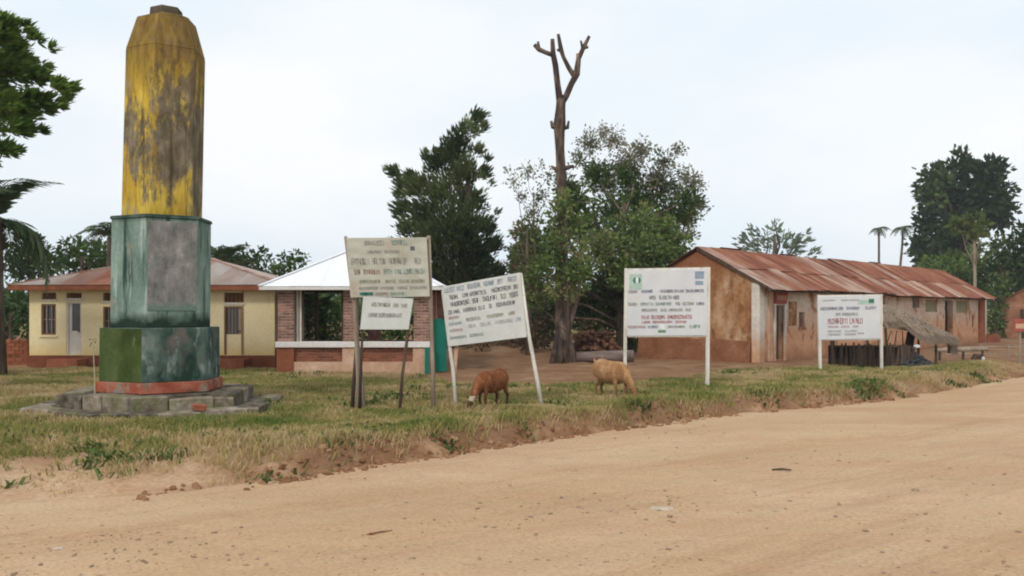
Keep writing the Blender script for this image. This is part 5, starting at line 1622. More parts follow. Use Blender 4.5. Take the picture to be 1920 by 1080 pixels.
def px_tree(name, label, base_px, Y, clumps, mat, leaf, dens, trunk_r, trunk_to, seed, group=None, depth=0.7, aspect=2.2, up=0.0, outward=False,
            bark=None, shell=0.5, droop=0.0, tint=(0.15, 0.65), limb_n=10, cat='tree', extra=None, flat=1.0, minz=0.1, spread=1.0):
    """a tree from clumps (photo column, row, radius in photo pixels), given depth of its own around Y"""
    rng = np.random.RandomState(seed); rr = random.Random(seed)
    bx = PX(base_px, Y)
    t = thing(name, label, cat, (bx, Y, gz(bx, Y)), 0, group)
    org = Vector(t.location)
    s = Y / FOC
    C, Rr, Nn, D, T = [], [], [], [], []
    half = max(abs(c[0] - base_px) for c in clumps) * s
    for cl in clumps:
        px, py, r = cl[:3]
        den = cl[3] if len(cl) > 3 else 1.0
        c = P(px, py, Y) - org
        c.y += rr.uniform(-1, 1) * depth * max(0.3 * half, half * (1 - 0.4 * abs(c.x) / (half + 1e-6)))
        k = 1 + c.y / Y
        c.x = (c.x + bx) * k - bx; c.z = (c.z + org.z - CAMZ) * k + CAMZ - org.z
        c.z = max(c.z, minz + r * s * 0.3)
        C.append(c); Rr.append((r * s, r * s, r * s * flat)); Nn.append(max(6, dens * den * (r * s) ** 2))
        d = Vector((c.x, c.y, 0)); d = d.normalized() * 0.8 if d.length > 0.01 else d
        D.append((d.x, d.y, up)); T.append(rr.uniform(*tint))
    V, F, tn = leaf_cloud(rng, C, Rr, Nn, leaf, D if (outward or up) else None, aspect, spread, shell, T, droop)
    link('crown', mesh_np('crown', V, F, tn), t, M[mat] if isinstance(mat, str) else mat)
    mb = MB()
    tt = P(trunk_to[0], trunk_to[1], Y) - org
    mb.tube([(0, 0, -0.3), (tt.x * 0.3 + 0.05, 0.03, tt.z * 0.35), (tt.x * 0.7, -0.03, tt.z * 0.7), tt], [trunk_r * 1.3, trunk_r, trunk_r * 0.75, trunk_r * 0.35], 9, 0, 0.08)
    for c in rr.sample(C, min(limb_n, len(C))):
        f = max(0.15, min(0.92, (c.z - 0.15 * tt.z) / max(tt.z, 0.1) * 0.72))
        limbs(mb, rr, (tt.x * f, 0, tt.z * f), [c], trunk_r * 0.36)
    mb.build('trunk', bark or M['bark'], t, smooth=True)
    return t


# dark conifer behind the leaning sign
conf = [(a, b, c * 0.9) for a, b, c in [(893, 222, 18), (882, 245, 22), (905, 240, 10), (858, 268, 24), (845, 295, 32), (893, 285, 14), (818, 308, 24), (870, 330, 32), (905, 325, 14), (912, 300, 7), (740, 325, 12), (760, 345, 20), (785, 352, 28),
        (830, 362, 42), (885, 380, 34), (757, 392, 22), (800, 412, 42), (860, 425, 48), (905, 425, 22), (762, 432, 16), (820, 462, 48), (882, 472, 50), (922, 462, 20), (830, 515, 48), (890, 522, 50), (930, 512, 18),
        (850, 558, 48), (905, 568, 40), (790, 470, 26), (790, 530, 30), (940, 545, 18), (727, 318, 5), (868, 240, 8), (800, 290, 8), (920, 345, 6), (772, 330, 8), (748, 365, 7), (930, 400, 7), (738, 455, 7)]]
px_tree('conifer', 'dark green ragged conifer rising behind the pavilion and leaning white sign', 862, 37.0, conf, 'conifer', 0.27, 2300, 0.22, (880, 300), 101, None, 0.8, 4.2, 0.75, True, tint=(0.1, 0.75), spread=0.75)

# feathery tree at the left edge
lf = [(5, 45, 22), (-20, 60, 40), (22, 88, 22), (52, 66, 10), (70, 76, 7), (30, 128, 38), (82, 122, 6), (66, 145, 18), (105, 160, 13), (128, 166, 10), (120, 182, 8), (95, 92, 6), (45, 50, 8), (85, 205, 10), (60, 188, 24), (110, 196, 9), (18, 200, 38), (38, 240, 22), (74, 246, 8), (8, 282, 16), (30, 284, 6),
      (-60, 130, 70), (-70, 220, 70), (-50, 290, 40), (-130, 150, 80), (-130, 250, 70), (-90, 60, 50), (-180, 200, 70), (-30, 30, 22)]
px_tree('feathery_tree', 'bright green feathery branched tree reaching in from the left edge', -90, 20.5, lf, 'pineleft', 0.20, 7500, 0.26, (-85, 60), 102, None, 0.55, 3.6, 0.25, True, tint=(0.2, 0.85), spread=0.5, flat=0.6, limb_n=2)

# big dark tree, far right
bt = [(a, b, c * 0.88) for a, b, c in [(1800, 322, 40), (1752, 342, 32), (1852, 328, 34), (1872, 306, 12), (1742, 372, 26), (1790, 380, 44), (1850, 372, 42), (1882, 388, 24), (1738, 412, 24), (1752, 440, 30), (1800, 430, 38), (1868, 412, 26), (1726, 462, 22), (1765, 478, 36), (1740, 490, 30), (1810, 470, 30)]]
px_tree('large_dark_tree', 'very large dark crowned tree standing far behind the right end of the rusty roofs', 1800, 95.0, bt, 'dark', 0.7, 190, 0.7, (1800, 420), 103, None, 0.6, 1.8, tint=(0.1, 0.75), limb_n=14)

# sparse grey green tree around the dead trunk
dense = [(1095, 425, 40), (1150, 400, 42), (1200, 430, 46), (1252, 402, 36), (1130, 470, 40), (1205, 482, 42), (1262, 458, 34), (1010, 485, 32), (1080, 505, 34), (1122, 545, 34), (1150, 512, 36), (1045, 440, 32), (985, 475, 24), (975, 510, 24), (1005, 540, 30),
         (1080, 380, 34), (1190, 372, 36), (1235, 350, 28), (1120, 330, 30), (1090, 560, 22), (1160, 560, 24), (1290, 410, 20), (1000, 590, 18), (1230, 480, 34), (1270, 490, 22), (1110, 590, 22), (1060, 350, 22), (1145, 585, 20), (985, 440, 22), (970, 480, 22), (1000, 460, 26), (975, 545, 24), (990, 570, 24), (1020, 560, 26), (1040, 590, 20), (1240, 430, 30), (1290, 375, 22), (1180, 330, 26), (1150, 450, 34), (1175, 520, 30), (1230, 510, 26)]
px_tree('spreading_tree', 'wide bushy green tree growing around the bare dead trunk', 1165, 38.0, [(a, b, c, 1.0) for a, b, c in dense], 'broad', 0.19, 1550, 0.22, (1170, 380), 104, None, 0.7, 2.0, tint=(0.1, 0.75), limb_n=22, shell=0.6)
thin = [(1105, 270, 26), (1150, 262, 26), (1200, 285, 30), (1245, 305, 26), (1272, 280, 14), (1300, 345, 24), (1312, 382, 18), (1285, 330, 20), (1225, 335, 30), (1160, 320, 30), (1115, 320, 24), (1290, 440, 18), (1268, 360, 24), (1130, 245, 14), (1085, 300, 18), (1180, 305, 28), (1140, 345, 30), (1210, 380, 34), (1250, 430, 30), (1295, 395, 26)]
px_tree('thin_tree', 'thin twiggy grey leaved tree standing up behind the bushy green tree', 1200, 40.5, thin, 'twigleaf', 0.14, 1250, 0.10, (1190, 300), 105, None, 0.6, 1.8, tint=(0.2, 0.8), limb_n=14, shell=0.8)
left_thin = [(990, 322, 20), (962, 340, 16), (1012, 370, 22), (978, 368, 16), (1000, 398, 20), (1030, 330, 14), (950, 318, 9), (1015, 310, 10)]
px_tree('thin_tree', 'small nearly bare tree with thin twigs left of the dead trunk', 1005, 36.0, left_thin, 'twigleaf', 0.12, 900, 0.06, (1000, 360), 106, None, 0.5, 1.8, tint=(0.1, 0.7), limb_n=8, shell=0.8)
redc = [(970, 500, 22), (985, 470, 20), (1000, 500, 24), (985, 540, 24), (1010, 560, 22), (975, 430, 14), (990, 410, 12), (1000, 440, 14), (965, 440, 9), (1010, 418, 10)]
px_tree('red_shrub', 'tall shrub with reddish stubby branch ends left of the dead trunk', 990, 34.5, redc, 'redtwig', 0.16, 900, 0.10, (988, 430), 107, None, 0.5, 2.6, 0.6, True, cat='shrub', limb_n=5)
vine = [(1058, 365, 14), (1040, 400, 18), (1030, 460, 22), (1020, 500, 22), (1040, 545, 20), (1090, 510, 24), (1075, 550, 18), (1060, 385, 20), (1075, 420, 26), (1050, 440, 24), (1045, 480, 24), (1085, 470, 24), (1065, 505, 22), (1040, 520, 20), (1000, 520, 24), (985, 560, 20), (1075, 520, 18), (1050, 375, 12)]
px_tree('climbing_plant', 'yellow green climbing plant wrapped round the lower dead trunk', 1062, 31.0, vine, 'broad', 0.17, 900, 0.05, (1062, 400), 108, None, 0.25, 1.8, cat='plant', tint=(0.35, 0.85), limb_n=6, shell=0.6)

# dead lopped tree
YT = 31.6
dt_o = Vector((PX(1052, YT), YT, 0))
dt = thing('dead_tree', 'tall bare lopped tree trunk with three stubby forked limbs at the top', 'tree', dt_o)


def q_(px, py, dy=0.0): return P(px, py, YT) - dt_o + Vector((0, dy, 0))


s = YT / FOC * 0.78
mb = MB()
mb.tube([q_(1056, 700), q_(1055, 660), q_(1052, 600), q_(1051, 520), q_(1054, 420), q_(1053, 340), q_(1050, 280), q_(1049, 248), q_(1049, 235), q_(1051, 205), q_(1052, 185)],
        [26 * s, 19 * s, 15 * s, 13.5 * s, 13 * s, 12 * s, 11 * s, 13 * s, 15 * s, 12 * s, 12 * s], 12, 0, 0.07)
mb.build('trunk', M['deadbark'], dt, smooth=True)
mb = MB().tube([q_(1050, 190), q_(1045, 160, -0.1), q_(1041, 125, -0.2), q_(1036, 105, -0.25), q_(1035, 78, -0.3)], [9 * s, 7.5 * s, 7 * s, 6.5 * s, 5 * s], 9, 0, 0.08)
mb.tube([q_(1038, 108, -0.25), q_(1022, 103, -0.3), q_(1010, 98, -0.35), q_(1001, 90, -0.4)], [6 * s, 5.5 * s, 5.5 * s, 4 * s], 8, 0, 0.12)
mb.tube([q_(1010, 98, -0.35), q_(1008, 84, -0.4)], [4.5 * s, 3 * s], 6)
mb.build('limb', M['deadbark'], dt, smooth=True)
mb = MB().tube([q_(1054, 190), q_(1062, 178, 0.1), q_(1072, 155, 0.2), q_(1082, 135, 0.3), q_(1086, 105, 0.3), q_(1095, 85, 0.3), q_(1106, 63, 0.3)], [10 * s, 8 * s, 7.5 * s, 8 * s, 6 * s, 5.5 * s, 4 * s], 9, 0, 0.08)
mb.tube([q_(1085, 110, 0.3), q_(1084, 96, 0.3)], [5 * s, 3.5 * s], 6)
mb.tube([q_(1094, 88, 0.3), q_(1090, 72, 0.25)], [4 * s, 2.5 * s], 6)
mb.tube([q_(1095, 86, 0.3), q_(1104, 84, 0.25)], [4 * s, 3.5 * s], 6)
mb.build('limb', M['deadbark'], dt, smooth=True)
mb = MB().tube([q_(1079, 140, 0.28), q_(1068, 122, 0.4), q_(1058, 100, 0.5), q_(1053, 84, 0.5), q_(1048, 56, 0.5)], [7 * s, 5.5 * s, 5 * s, 6 * s, 4 * s], 9, 0, 0.08)
mb.tube([q_(1053, 88, 0.5), q_(1046, 86, 0.45)], [4 * s, 3 * s], 6)
mb.build('limb', M['deadbark'], dt, smooth=True)
mb = MB()
mb.tube([q_(1049, 240), q_(1036, 238, -0.1), q_(1033, 228, -0.1)], [8 * s, 6 * s, 3 * s], 7, 0, 0.1)
mb.tube([q_(1052, 240), q_(1064, 240, -0.1), q_(1066, 228, -0.1)], [8 * s, 5 * s, 2.5 * s], 7, 0, 0.1)
mb.build('knot', M['deadbark'], dt, smooth=True)
MB().tube([q_(1053, 318), q_(1068, 314, -0.1), q_(1076, 312, -0.1)], [7 * s, 5 * s, 3 * s], 7).build('stub', M['deadbark'], dt)
MB().tube([q_(1053, 322), q_(1040, 317, -0.1), q_(1033, 312, -0.1)], [7 * s, 5 * s, 2 * s], 7).build('stub', M['deadbark'], dt)
for (px, dy) in ((1032, -0.15), (1046, -0.35), (1066, -0.3), (1080, -0.1)):
    MB().tube([q_(px, 700, dy * 1.5), q_(px * 0.6 + 1055 * 0.4, 655, dy), q_(1055, 570, 0)], [10 * s, 9 * s, 7 * s], 7, 0, 0.1).build('root', M['deadbark'], dt, smooth=True)
mb = MB().tube([q_(1056, 660, -0.15), q_(1066, 610, -0.1), q_(1080, 560, 0.1), q_(1092, 520, 0.3)], [11 * s, 9 * s, 7 * s, 4 * s], 8, 0, 0.08)
mb.build('limb', M['deadbark'], dt, smooth=True)

# trees behind the yellow house and elsewhere
BT = 'trees behind the yellow house'
px_tree('round_tree', 'dark round tree behind the left end of the yellow house', 58, 44.0, [(40, 480, 24), (62, 460, 22), (80, 478, 20), (30, 505, 24), (60, 505, 30), (92, 500, 20)], 'dark', 0.28, 594, 0.2, (58, 480), 110, BT, 0.7, 2.0, tint=(0.3, 0.9))
px_tree('round_tree', 'mid green leafy tree above the left roof slope of the yellow house', 150, 47.0, [(125, 475, 20), (150, 468, 22), (178, 470, 22), (205, 478, 22), (120, 495, 20), (160, 495, 28), (200, 500, 26), (240, 490, 26), (122, 452, 7)], 'bush', 0.28, 594, 0.2, (155, 480), 111, BT, 0.7, 2.0, tint=(0.2, 0.8))
px_tree('round_tree', 'dark tree above the right roof slope just right of the pedestal', 440, 47.0, [(405, 478, 16), (425, 486, 20), (450, 492, 20), (472, 482, 16), (488, 478, 12), (460, 505, 26), (420, 508, 26), (500, 505, 18)], 'dark', 0.28, 540, 0.2, (445, 490), 112, BT, 0.7, 2.2, tint=(0.35, 0.95))
px_tree('round_tree', 'lighter open tree between the yellow house and the white pavilion roof', 545, 45.0, [(520, 505, 14), (535, 490, 14), (555, 482, 14), (568, 492, 9), (545, 508, 16), (525, 520, 16), (560, 515, 12), (572, 480, 5)], 'bush', 0.24, 594, 0.14, (545, 500), 113, BT, 0.6, 2.2, tint=(0.2, 0.8))
px_tree('leafy_bush', 'dense dark green bush at the left edge beside the yellow house wall', 20, 34.0, [(40, 560, 16), (20, 570, 26), (45, 590, 16), (15, 610, 28), (42, 620, 18), (-20, 580, 30), (-30, 610, 30)], 'bush', 0.22, 620, 0.08, (20, 590), 114, None, 0.7, 2.0, tint=(0.05, 0.55), cat='bush')
px_tree('leafy_bush', 'low green bush seen through the open pavilion', 600, 35.0, [(570, 600, 22), (600, 590, 24), (635, 600, 24), (580, 570, 18), (640, 570, 20), (560, 620, 16), (612, 620, 18), (690, 600, 24), (720, 605, 24), (760, 600, 26), (580, 640, 22), (620, 640, 22), (660, 630, 24), (700, 635, 22), (740, 635, 22)], 'bush', 0.20, 936, 0.08, (600, 590), 115, None, 0.7, 2.0, tint=(0.2, 0.8), cat='bush')
px_tree('leafy_bush', 'narrow green shrub in the gap between the yellow house and the pavilion', 578, 32.4, [(570, 560, 14), (585, 575, 16), (575, 600, 16), (588, 620, 16), (572, 640, 16), (565, 580, 12), (592, 555, 10)], 'bush', 0.18, 1100, 0.05, (578, 580), 132, None, 0.6, 2.0, tint=(0.2, 0.8), cat='shrub')
px_tree('leafy_bush', 'dark undergrowth bush under the conifer behind the leaning sign', 930, 40.0, [(900, 590, 30), (940, 580, 30), (970, 590, 26), (1000, 580, 24), (920, 615, 26), (960, 615, 24), (860, 600, 30), (1010, 615, 24), (880, 630, 24), (920, 640, 24), (960, 640, 24), (1000, 640, 24), (1030, 620, 22), (1040, 645, 18), (840, 640, 20)], 'broad', 0.22, 700, 0.1, (930, 590), 116, None, 0.7, 2.0, tint=(0.05, 0.5), cat='bush')
px_tree('leafy_bush', 'dark green bush between the woodpile and the brown gable', 1180, 39.0, [(1100, 590, 30), (1140, 580, 30), (1180, 575, 30), (1180, 610, 30), (1120, 620, 30), (1210, 560, 28), (1075, 600, 20), (1240, 520, 30), (1200, 510, 30), (1270, 505, 22), (1100, 640, 26), (1150, 640, 26), (1190, 640, 24)], 'broad', 0.22, 800, 0.1, (1180, 560), 117, None, 0.6, 2.0, tint=(0.0, 0.45), cat='bush')
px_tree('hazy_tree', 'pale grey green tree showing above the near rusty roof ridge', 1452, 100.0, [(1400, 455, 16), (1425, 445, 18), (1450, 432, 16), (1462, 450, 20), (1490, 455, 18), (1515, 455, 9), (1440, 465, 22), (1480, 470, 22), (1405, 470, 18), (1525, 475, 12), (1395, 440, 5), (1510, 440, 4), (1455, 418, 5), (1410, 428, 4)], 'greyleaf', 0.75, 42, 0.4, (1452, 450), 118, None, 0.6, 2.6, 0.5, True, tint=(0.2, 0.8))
px_tree('dry_scrub', 'dry brown scrub and leaf litter heaped under the conifer and dark undergrowth', 950, 36.2, [(870, 650, 14), (900, 640, 18), (930, 650, 18), (960, 640, 20), (990, 650, 18), (1015, 635, 20), (1090, 640, 16), (1100, 615, 14), (1020, 600, 14), (985, 620, 14)], 'drylitter', 0.16, 900, 0.04, (950, 630), 131, None, 0.6, 1.8, cat='scrub', tint=(0.1, 0.8), limb_n=5, minz=0.0)
px_tree('leafy_bush', 'dark green bush in the gap between the far adobe house and the brick house', 1866, 59.0, [(1862, 560, 14), (1874, 575, 14), (1864, 595, 15), (1876, 605, 12), (1868, 620, 15), (1858, 610, 10), (1870, 545, 12), (1882, 535, 14)], 'broad', 0.3, 420, 0.14, (1868, 560), 133, None, 0.6, 2.0, tint=(0.05, 0.5), cat='bush')
GB = 'bushes on the green slope behind the far adobe house'
specs = [('bright green bush nearest the far roof end', 1760, 72.0, [(1745, 520, 22), (1770, 505, 26), (1795, 515, 26), (1760, 535, 26), (1800, 540, 30), (1735, 500, 14)], 'bush', (0.3, 1.0)),
         ('broad light green bush under the yellow green tree', 1835, 74.0, [(1820, 495, 26), (1850, 500, 26), (1825, 525, 30), (1855, 535, 26), (1790, 490, 20)], 'bush', (0.45, 1.0)),
         ('dark grey green tree right of the pale trunk', 1880, 70.0, [(1870, 465, 20), (1895, 470, 22), (1880, 500, 26), (1910, 505, 26), (1885, 535, 26), (1905, 450, 16), (1862, 510, 20), (1925, 480, 24)], 'dark', (0.5, 1.0)),
         ('dark tree cut off by the right edge above the brick house', 1935, 68.0, [(1925, 430, 16), (1940, 450, 24), (1930, 490, 28), (1945, 520, 30), (1915, 530, 20)], 'dark', (0.4, 0.9))]
for i, (lb, bp, Y, cl, mt, tn) in enumerate(specs):
    px_tree('slope_bush', lb, bp, Y, cl, mt, 0.42, 260, 0.2, (bp, 500), 120 + i, GB, 0.7, 2.0, tint=tn, cat='bush')
px_tree('yellow_green_tree', 'slim tree with pale trunk and flat green crown in front of the large dark tree', 1828, 66.0, [(1790, 420, 11), (1808, 414, 13), (1828, 414, 15), (1845, 422, 11), (1800, 432, 11), (1820, 430, 13), (1838, 434, 10)], 'papaya', 0.5, 260, 0.13, (1827, 425), 130, None, 0.8, 2.0, tint=(0.2, 0.9), bark=M['wood'], limb_n=6, flat=0.6)


# palms: trunk plus separate fronds
def frond_mesh(L, droop, leaflet, mat, rng, n=26, arch=0.35):
    mb_v, mb_f, tn = [], [], []
    pts = []
    for i in range(n + 1):
        s_ = i / n
        pts.append(Vector((L * (s_ - 0.18 * s_ * s_), 0, L * (arch * math.sin(min(1, s_ * 1.1) * math.pi * 0.5) * (1 - s_ * 0.4) - droop * s_ ** 2))))
    for i in range(n):
        a, b = pts[i], pts[i + 1]
        w = 0.02 * L / 2 * (1 - i / n) + 0.006
        k = len(mb_v)
        mb_v += [a + Vector((0, -w, 0)), b + Vector((0, -w, 0)), b + Vector((0, w, 0)), a + Vector((0, w, 0))]
        mb_f.append((k, k + 1, k + 2, k + 3)); tn.append(0.7)
        if i < 2: continue
        s_ = i / n
        ll = leaflet * L * math.sin(math.pi * min(1, 0.12 + s_ * 0.86)) ** 0.7
        t = (b - a).normalized()
        for sd in (-1, 1):
            dirv = (t * 0.55 + Vector((0, sd * 0.8, 0)) + Vector((0, 0, -0.35 + rng.uniform(-0.25, 0.2)))).normalized()
            e = a + dirv * ll * rng.uniform(0.8, 1.1); mid = a + dirv * ll * 0.5
            ww = t * (0.02 * L + 0.01)
            k = len(mb_v)
            mb_v += [a, mid - ww, e + Vector((0, 0, -0.12 * ll)), mid + ww]
            mb_f.append((k, k + 1, k + 2, k + 3)); tn.append(rng.uniform(0.15, 0.75))
    me = mesh_np('frond', np.array([tuple(v) for v in mb_v]), np.array(mb_f), np.array(tn))
    me.materials.append(mat)
    return me


def palm(label, px, Y, crown_py, L, nf, mat, trunk_r, seed, group=None, leaflet=0.3, droop=0.5, tiers=(0.9, -0.2), name='palm_tree', lean=0.0, trunkmat=None):
    rr = random.Random(seed)
    x = PX(px, Y)
    t = thing(name, label, 'palm', (x, Y, gz(x, Y)), 0, group)
    zc = PZ(crown_py, Y) - t.location.z
    MB().tube([(-lean, 0, -0.3), (-lean * 0.6, 0, zc * 0.4), (-0.1 * lean, 0, zc * 0.8), (0, 0, zc)], [trunk_r * 1.3, trunk_r, trunk_r * 0.9, trunk_r * 0.8], 9, 0, 0.06).build('trunk', trunkmat or M['bark'], t, smooth=True)
    mes = [frond_mesh(L * q, droop, leaflet, M[mat], rr) for q in (0.85, 1.0, 1.1)]
    for k in range(nf):
        o = link('frond', mes[k % 3], t)
        o.location = (0, 0, zc - 0.02)
        el = tiers[0] + (tiers[1] - tiers[0]) * ((k * 0.618) % 1)
        o.rotation_euler = (0, -el, k * 2.39996 + rr.uniform(-0.2, 0.2))
    return t


palm('dark palm with drooping fronds at the left edge under the feathery tree', -14, 25.0, 412, 2.3, 20, 'palm', 0.30, 201, None, 0.30, 0.75, (1.1, -0.5))
palm('palm with arching fronds rising behind the yellow house roof', 205, 40.0, 445, 1.7, 12, 'palm', 0.13, 202, None, 0.28, 0.6, (0.9, -0.1))
palm('palm with low feathery fronds behind the right roof slope of the yellow house', 425, 41.0, 490, 1.6, 11, 'palm', 0.13, 203, None, 0.28, 0.5, (0.9, 0.0))
palm('broad pale leaved palm seen through the left opening of the pavilion', 606, 33.5, 572, 1.25, 15, 'banana', 0.13, 204, None, 0.34, 0.9, (1.1, 0.1), name='small_palm')
GP = 'tall palms on the skyline'
palm('left one of the two tall slender palms on the skyline', 1648, 120.0, 430, 1.6, 14, 'palm', 0.16, 205, GP, 0.3, 0.75, (0.5, -0.2), 'tall_palm')
palm('right one of the two tall slender palms on the skyline', 1693, 116.0, 429, 1.9, 14, 'palm', 0.16, 206, GP, 0.3, 0.75, (0.5, -0.2), 'tall_palm', lean=0.8)

# thin stalk by the pedestal's left side
t = thing('dry_stalk', 'thin pale dry plant stalk standing left of the green pedestal', 'plant', (PX(177, 15.8), 15.8, 0))
MB().tube([(0, 0, -0.05), (0.01, 0, 0.6), (-0.03, 0, 1.3)], [0.014, 0.011, 0.007], 6).build('stem', M['straw_stem'], t)
V, F, tn = leaf_cloud(np.random.RandomState(3), [(-0.05, 0, 1.3), (-0.02, 0, 1.2)], [(0.04, 0.04, 0.07)] * 2, [7, 5], 0.07, None, 2.5)
link('leaf', mesh_np('leaf', V, F, tn), t, M['weed'])

# distant woods that close the horizon
rng = np.random.RandomState(77)
C, Rr, Nn, T = [], [], [], []
for i in range(420):
    a = rng.uniform(-0.95, 0.95); d = rng.uniform(150, 210)
    x, y = d * math.sin(a), d * math.cos(a)
    r = rng.uniform(2.0, 3.6)
    C.append((x, y, rng.uniform(1.0, 4.2))); Rr.append((r * 1.4, r * 1.4, r)); Nn.append(60); T.append(rng.uniform(0.2, 0.8))
V, F, tn = leaf_cloud(rng, C, Rr, Nn, 1.5, None, 1.6, 1.0, 0.4, T)
tag(link('distant_woods', mesh_np('distant_woods', V, F, tn), None, M['bush']), 'low belt of far trees along the horizon', 'woods', kind='stuff')


# ------------------------------------------------------------------ goats
def loft(mb, rings, seg=12):
    """rings: (centre, radius across, radius along up-ish, tangent)"""
    base = len(mb.v)
    n = len(rings)
    for i, (c, ra_, rb_) in enumerate(rings):
        c = Vector(c)
        t = (Vector(rings[min(i + 1, n - 1)][0]) - Vector(rings[max(i - 1, 0)][0])).normalized()
        sd = Vector((0, 1, 0)); sd = (sd - t * sd.dot(t)).normalized()
        u = t.cross(sd).normalized()
        for k in range(seg):
            a = 2 * math.pi * k / seg
            mb.v.append(tuple(c + sd * math.cos(a) * ra_ + u * math.sin(a) * rb_))
    for i in range(n - 1):
        for k in range(seg):
            a = base + i * seg + k; b = base + i * seg + (k + 1) % seg
            mb.f.append((a, b, b + seg, a + seg)); mb.mi.append(0)
    mb.f.append(tuple(base + k for k in reversed(range(seg)))); mb.mi.append(0)
    mb.f.append(tuple(base + (n - 1) * seg + k for k in range(seg))); mb.mi.append(0)


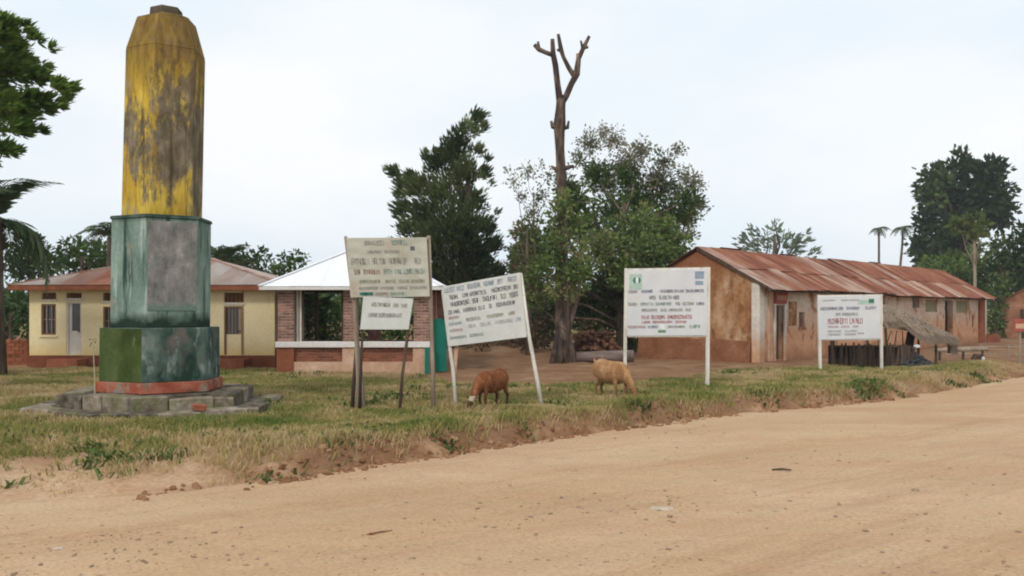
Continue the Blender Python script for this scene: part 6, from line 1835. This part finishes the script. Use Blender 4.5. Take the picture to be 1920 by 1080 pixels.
def goat(label, x, y, z, rotz, scale, mat, headmat, seed, coat):
    """grazing goat facing local +x; body about 0.8 long at scale 1"""
    t = thing('goat', label, 'goat', (x, y, z), rotz, 'goats grazing on the verge')
    mb = MB()
    loft(mb, [((-0.41, 0, 0.50), 0.03, 0.05), ((-0.38, 0, 0.495), 0.10, 0.13), ((-0.28, 0, 0.50), 0.145, 0.175), ((-0.14, 0, 0.465), 0.175, 0.185), ((0.02, 0, 0.45), 0.18, 0.19),
              ((0.16, 0, 0.46), 0.16, 0.185), ((0.27, 0, 0.475), 0.125, 0.165), ((0.35, 0, 0.475), 0.07, 0.11)], 14)
    # neck down to the grass
    loft(mb, [((0.24, 0, 0.50), 0.09, 0.14), ((0.36, 0, 0.42), 0.08, 0.115), ((0.46, 0, 0.33), 0.055, 0.07), ((0.53, 0, 0.235), 0.05, 0.06), ((0.55, 0, 0.19), 0.04, 0.05)], 12)
    # head: skull to muzzle
    loft(mb, [((0.52, 0, 0.235), 0.04, 0.05), ((0.56, 0, 0.19), 0.052, 0.058), ((0.60, 0, 0.135), 0.045, 0.048), ((0.635, 0, 0.085), 0.034, 0.036), ((0.65, 0, 0.055), 0.024, 0.026)], 10)
    for sd in (-1, 1):
        # front leg: shoulder, elbow, knee, fetlock, hoof
        fx = 0.03 * sd
        loft(mb, [((0.22, 0.075 * sd, 0.50), 0.045, 0.07), ((0.23 + fx, 0.08 * sd, 0.36), 0.036, 0.048), ((0.25 + fx, 0.08 * sd, 0.22), 0.023, 0.026), ((0.25 + fx, 0.08 * sd, 0.19), 0.026, 0.028), ((0.245 + fx, 0.08 * sd, 0.07), 0.018, 0.019), ((0.26 + fx, 0.08 * sd, 0.0), 0.026, 0.03)], 8)
        # hind leg: hip, knee forward, hock back, fetlock, hoof
        hx = -0.035 * sd
        loft(mb, [((-0.28, 0.075 * sd, 0.52), 0.055, 0.10), ((-0.23 + hx, 0.09 * sd, 0.37), 0.045, 0.07), ((-0.29 + hx, 0.085 * sd, 0.26), 0.028, 0.036), ((-0.335 + hx, 0.085 * sd, 0.21), 0.024, 0.03), ((-0.31 + hx, 0.085 * sd, 0.08), 0.018, 0.02), ((-0.295 + hx, 0.085 * sd, 0.0), 0.026, 0.03)], 8)
        # ears
        loft(mb, [((0.545, 0.04 * sd, 0.225), 0.018, 0.012), ((0.54, 0.085 * sd, 0.235), 0.03, 0.010), ((0.545, 0.135 * sd, 0.215), 0.008, 0.006)], 6)
    loft(mb, [((-0.385, 0, 0.56), 0.022, 0.02), ((-0.43, 0, 0.62), 0.022, 0.018), ((-0.455, 0, 0.66), 0.010, 0.010)], 6)
    me = mb.mesh('body')
    o = bpy.data.objects.new('body', me); COL.objects.link(o)
    md = o.modifiers.new('remesh', 'REMESH'); md.mode = 'VOXEL'; md.voxel_size = 0.011; md.use_smooth_shade = True
    ms = o.modifiers.new('smooth', 'SMOOTH'); ms.factor = 0.5; ms.iterations = 4
    dg = bpy.context.evaluated_depsgraph_get()
    me2 = bpy.data.meshes.new_from_object(o.evaluated_get(dg)); me2.name = 'body'
    o.modifiers.clear(); o.data = me2
    me2.materials.clear(); me2.materials.append(mat)
    if headmat is not None:
        me2.materials.append(headmat)
        mi = np.zeros(len(me2.polygons), np.int32)
        for p in me2.polygons:
            c = p.center
            if c.x > 0.49 and c.z < 0.26 and (abs(c.y) < 0.06) and (c.x - 0.5) * 0.8 + (0.26 - c.z) < 0.17: mi[p.index] = 1
        me2.polygons.foreach_set('material_index', mi)
    me2.polygons.foreach_set('use_smooth', np.ones(len(me2.polygons), bool))
    o.parent = t
    # short coat: thin hairs lying back over the hide
    rg = np.random.RandomState(seed)
    cs = np.array([tuple(p.center) for p in me2.polygons]); ns = np.array([tuple(p.normal) for p in me2.polygons])
    ok = np.where(cs[:, 0] < 0.5)[0]
    pick = rg.choice(ok, 9000)
    p0 = cs[pick] + rg.normal(0, 0.004, (9000, 3))
    dr = ns[pick] * 0.55 + np.array([-0.8, 0, -0.45]) + rg.normal(0, 0.25, (9000, 3))
    dr /= np.linalg.norm(dr, axis=1)[:, None]
    sdv = np.cross(dr, ns[pick]); sdv /= np.linalg.norm(sdv, axis=1)[:, None] + 1e-6
    Lh = rg.uniform(0.010, 0.024, 9000)[:, None]
    Vh = np.stack([p0 - sdv * 0.0022, p0 + sdv * 0.0022, p0 + dr * Lh], 1)
    hm = mesh_np('coat', Vh.reshape(-1, 3), np.arange(27000).reshape(-1, 3), rg.rand(9000))
    tag(link('coat', hm, t, coat), kind='stuff')
    for sd in (-1, 1):
        MB().tube([(0.535, 0.022 * sd, 0.24), (0.505, 0.035 * sd, 0.285), (0.462, 0.045 * sd, 0.305)], [0.013, 0.010, 0.003], 6).build('horn', M['horn'], t, smooth=True)
        e = lump('eye', M['black'], 0.58, 0.043 * sd, 0.168, 0.009, 0.006, 0.009, None, None, seed=1, parent=t, rough=0.0, sub=1)
    t.scale = (scale,) * 3
    return t


def verge_at(px, py):
    Y = CAMZ * FOC / (py - HOR)
    x = PX(px, Y)
    return x, Y, gz(x, Y)


x, y, z = verge_at(921, 764)
goat('reddish brown goat grazing between the posts of the leaning white sign', x, y, z - 0.05, R(180 + 56), 1.10, M['goat_red'], M['goat_white'], 1, leafmat('red_brown_hair', [(0.0, (0.10, 0.035, 0.015)), (0.5, (0.22, 0.085, 0.038)), (1.0, (0.36, 0.17, 0.09))], 0.1))
x, y, z = verge_at(1146, 746)
goat('pale tan goat grazing by the left post of the framed sign with emblems', x, y, z - 0.05, R(-57), 1.26, M['goat_tan'], None, 2, leafmat('tan_hair', [(0.0, (0.24, 0.12, 0.05)), (0.5, (0.40, 0.225, 0.11)), (1.0, (0.56, 0.38, 0.22))], 0.1))

# thin air between here and the far trees
hz_m = bpy.data.materials.new('haze')
hz_m.use_nodes = True
hn = hz_m.node_tree
for n in list(hn.nodes):
    hn.nodes.remove(n)
ho = hn.nodes.new('ShaderNodeOutputMaterial')
hv = hn.nodes.new('ShaderNodeVolumePrincipled')
hv.inputs['Color'].default_value = (0.93, 0.96, 1.0, 1)
hv.inputs['Density'].default_value = 0.0005
hn.links.new(hv.outputs[0], ho.inputs['Volume'])
tag(MB().box(-2600, 2600, -80, 3600, -3.0, 22).build('haze', hz_m), kind='stuff')
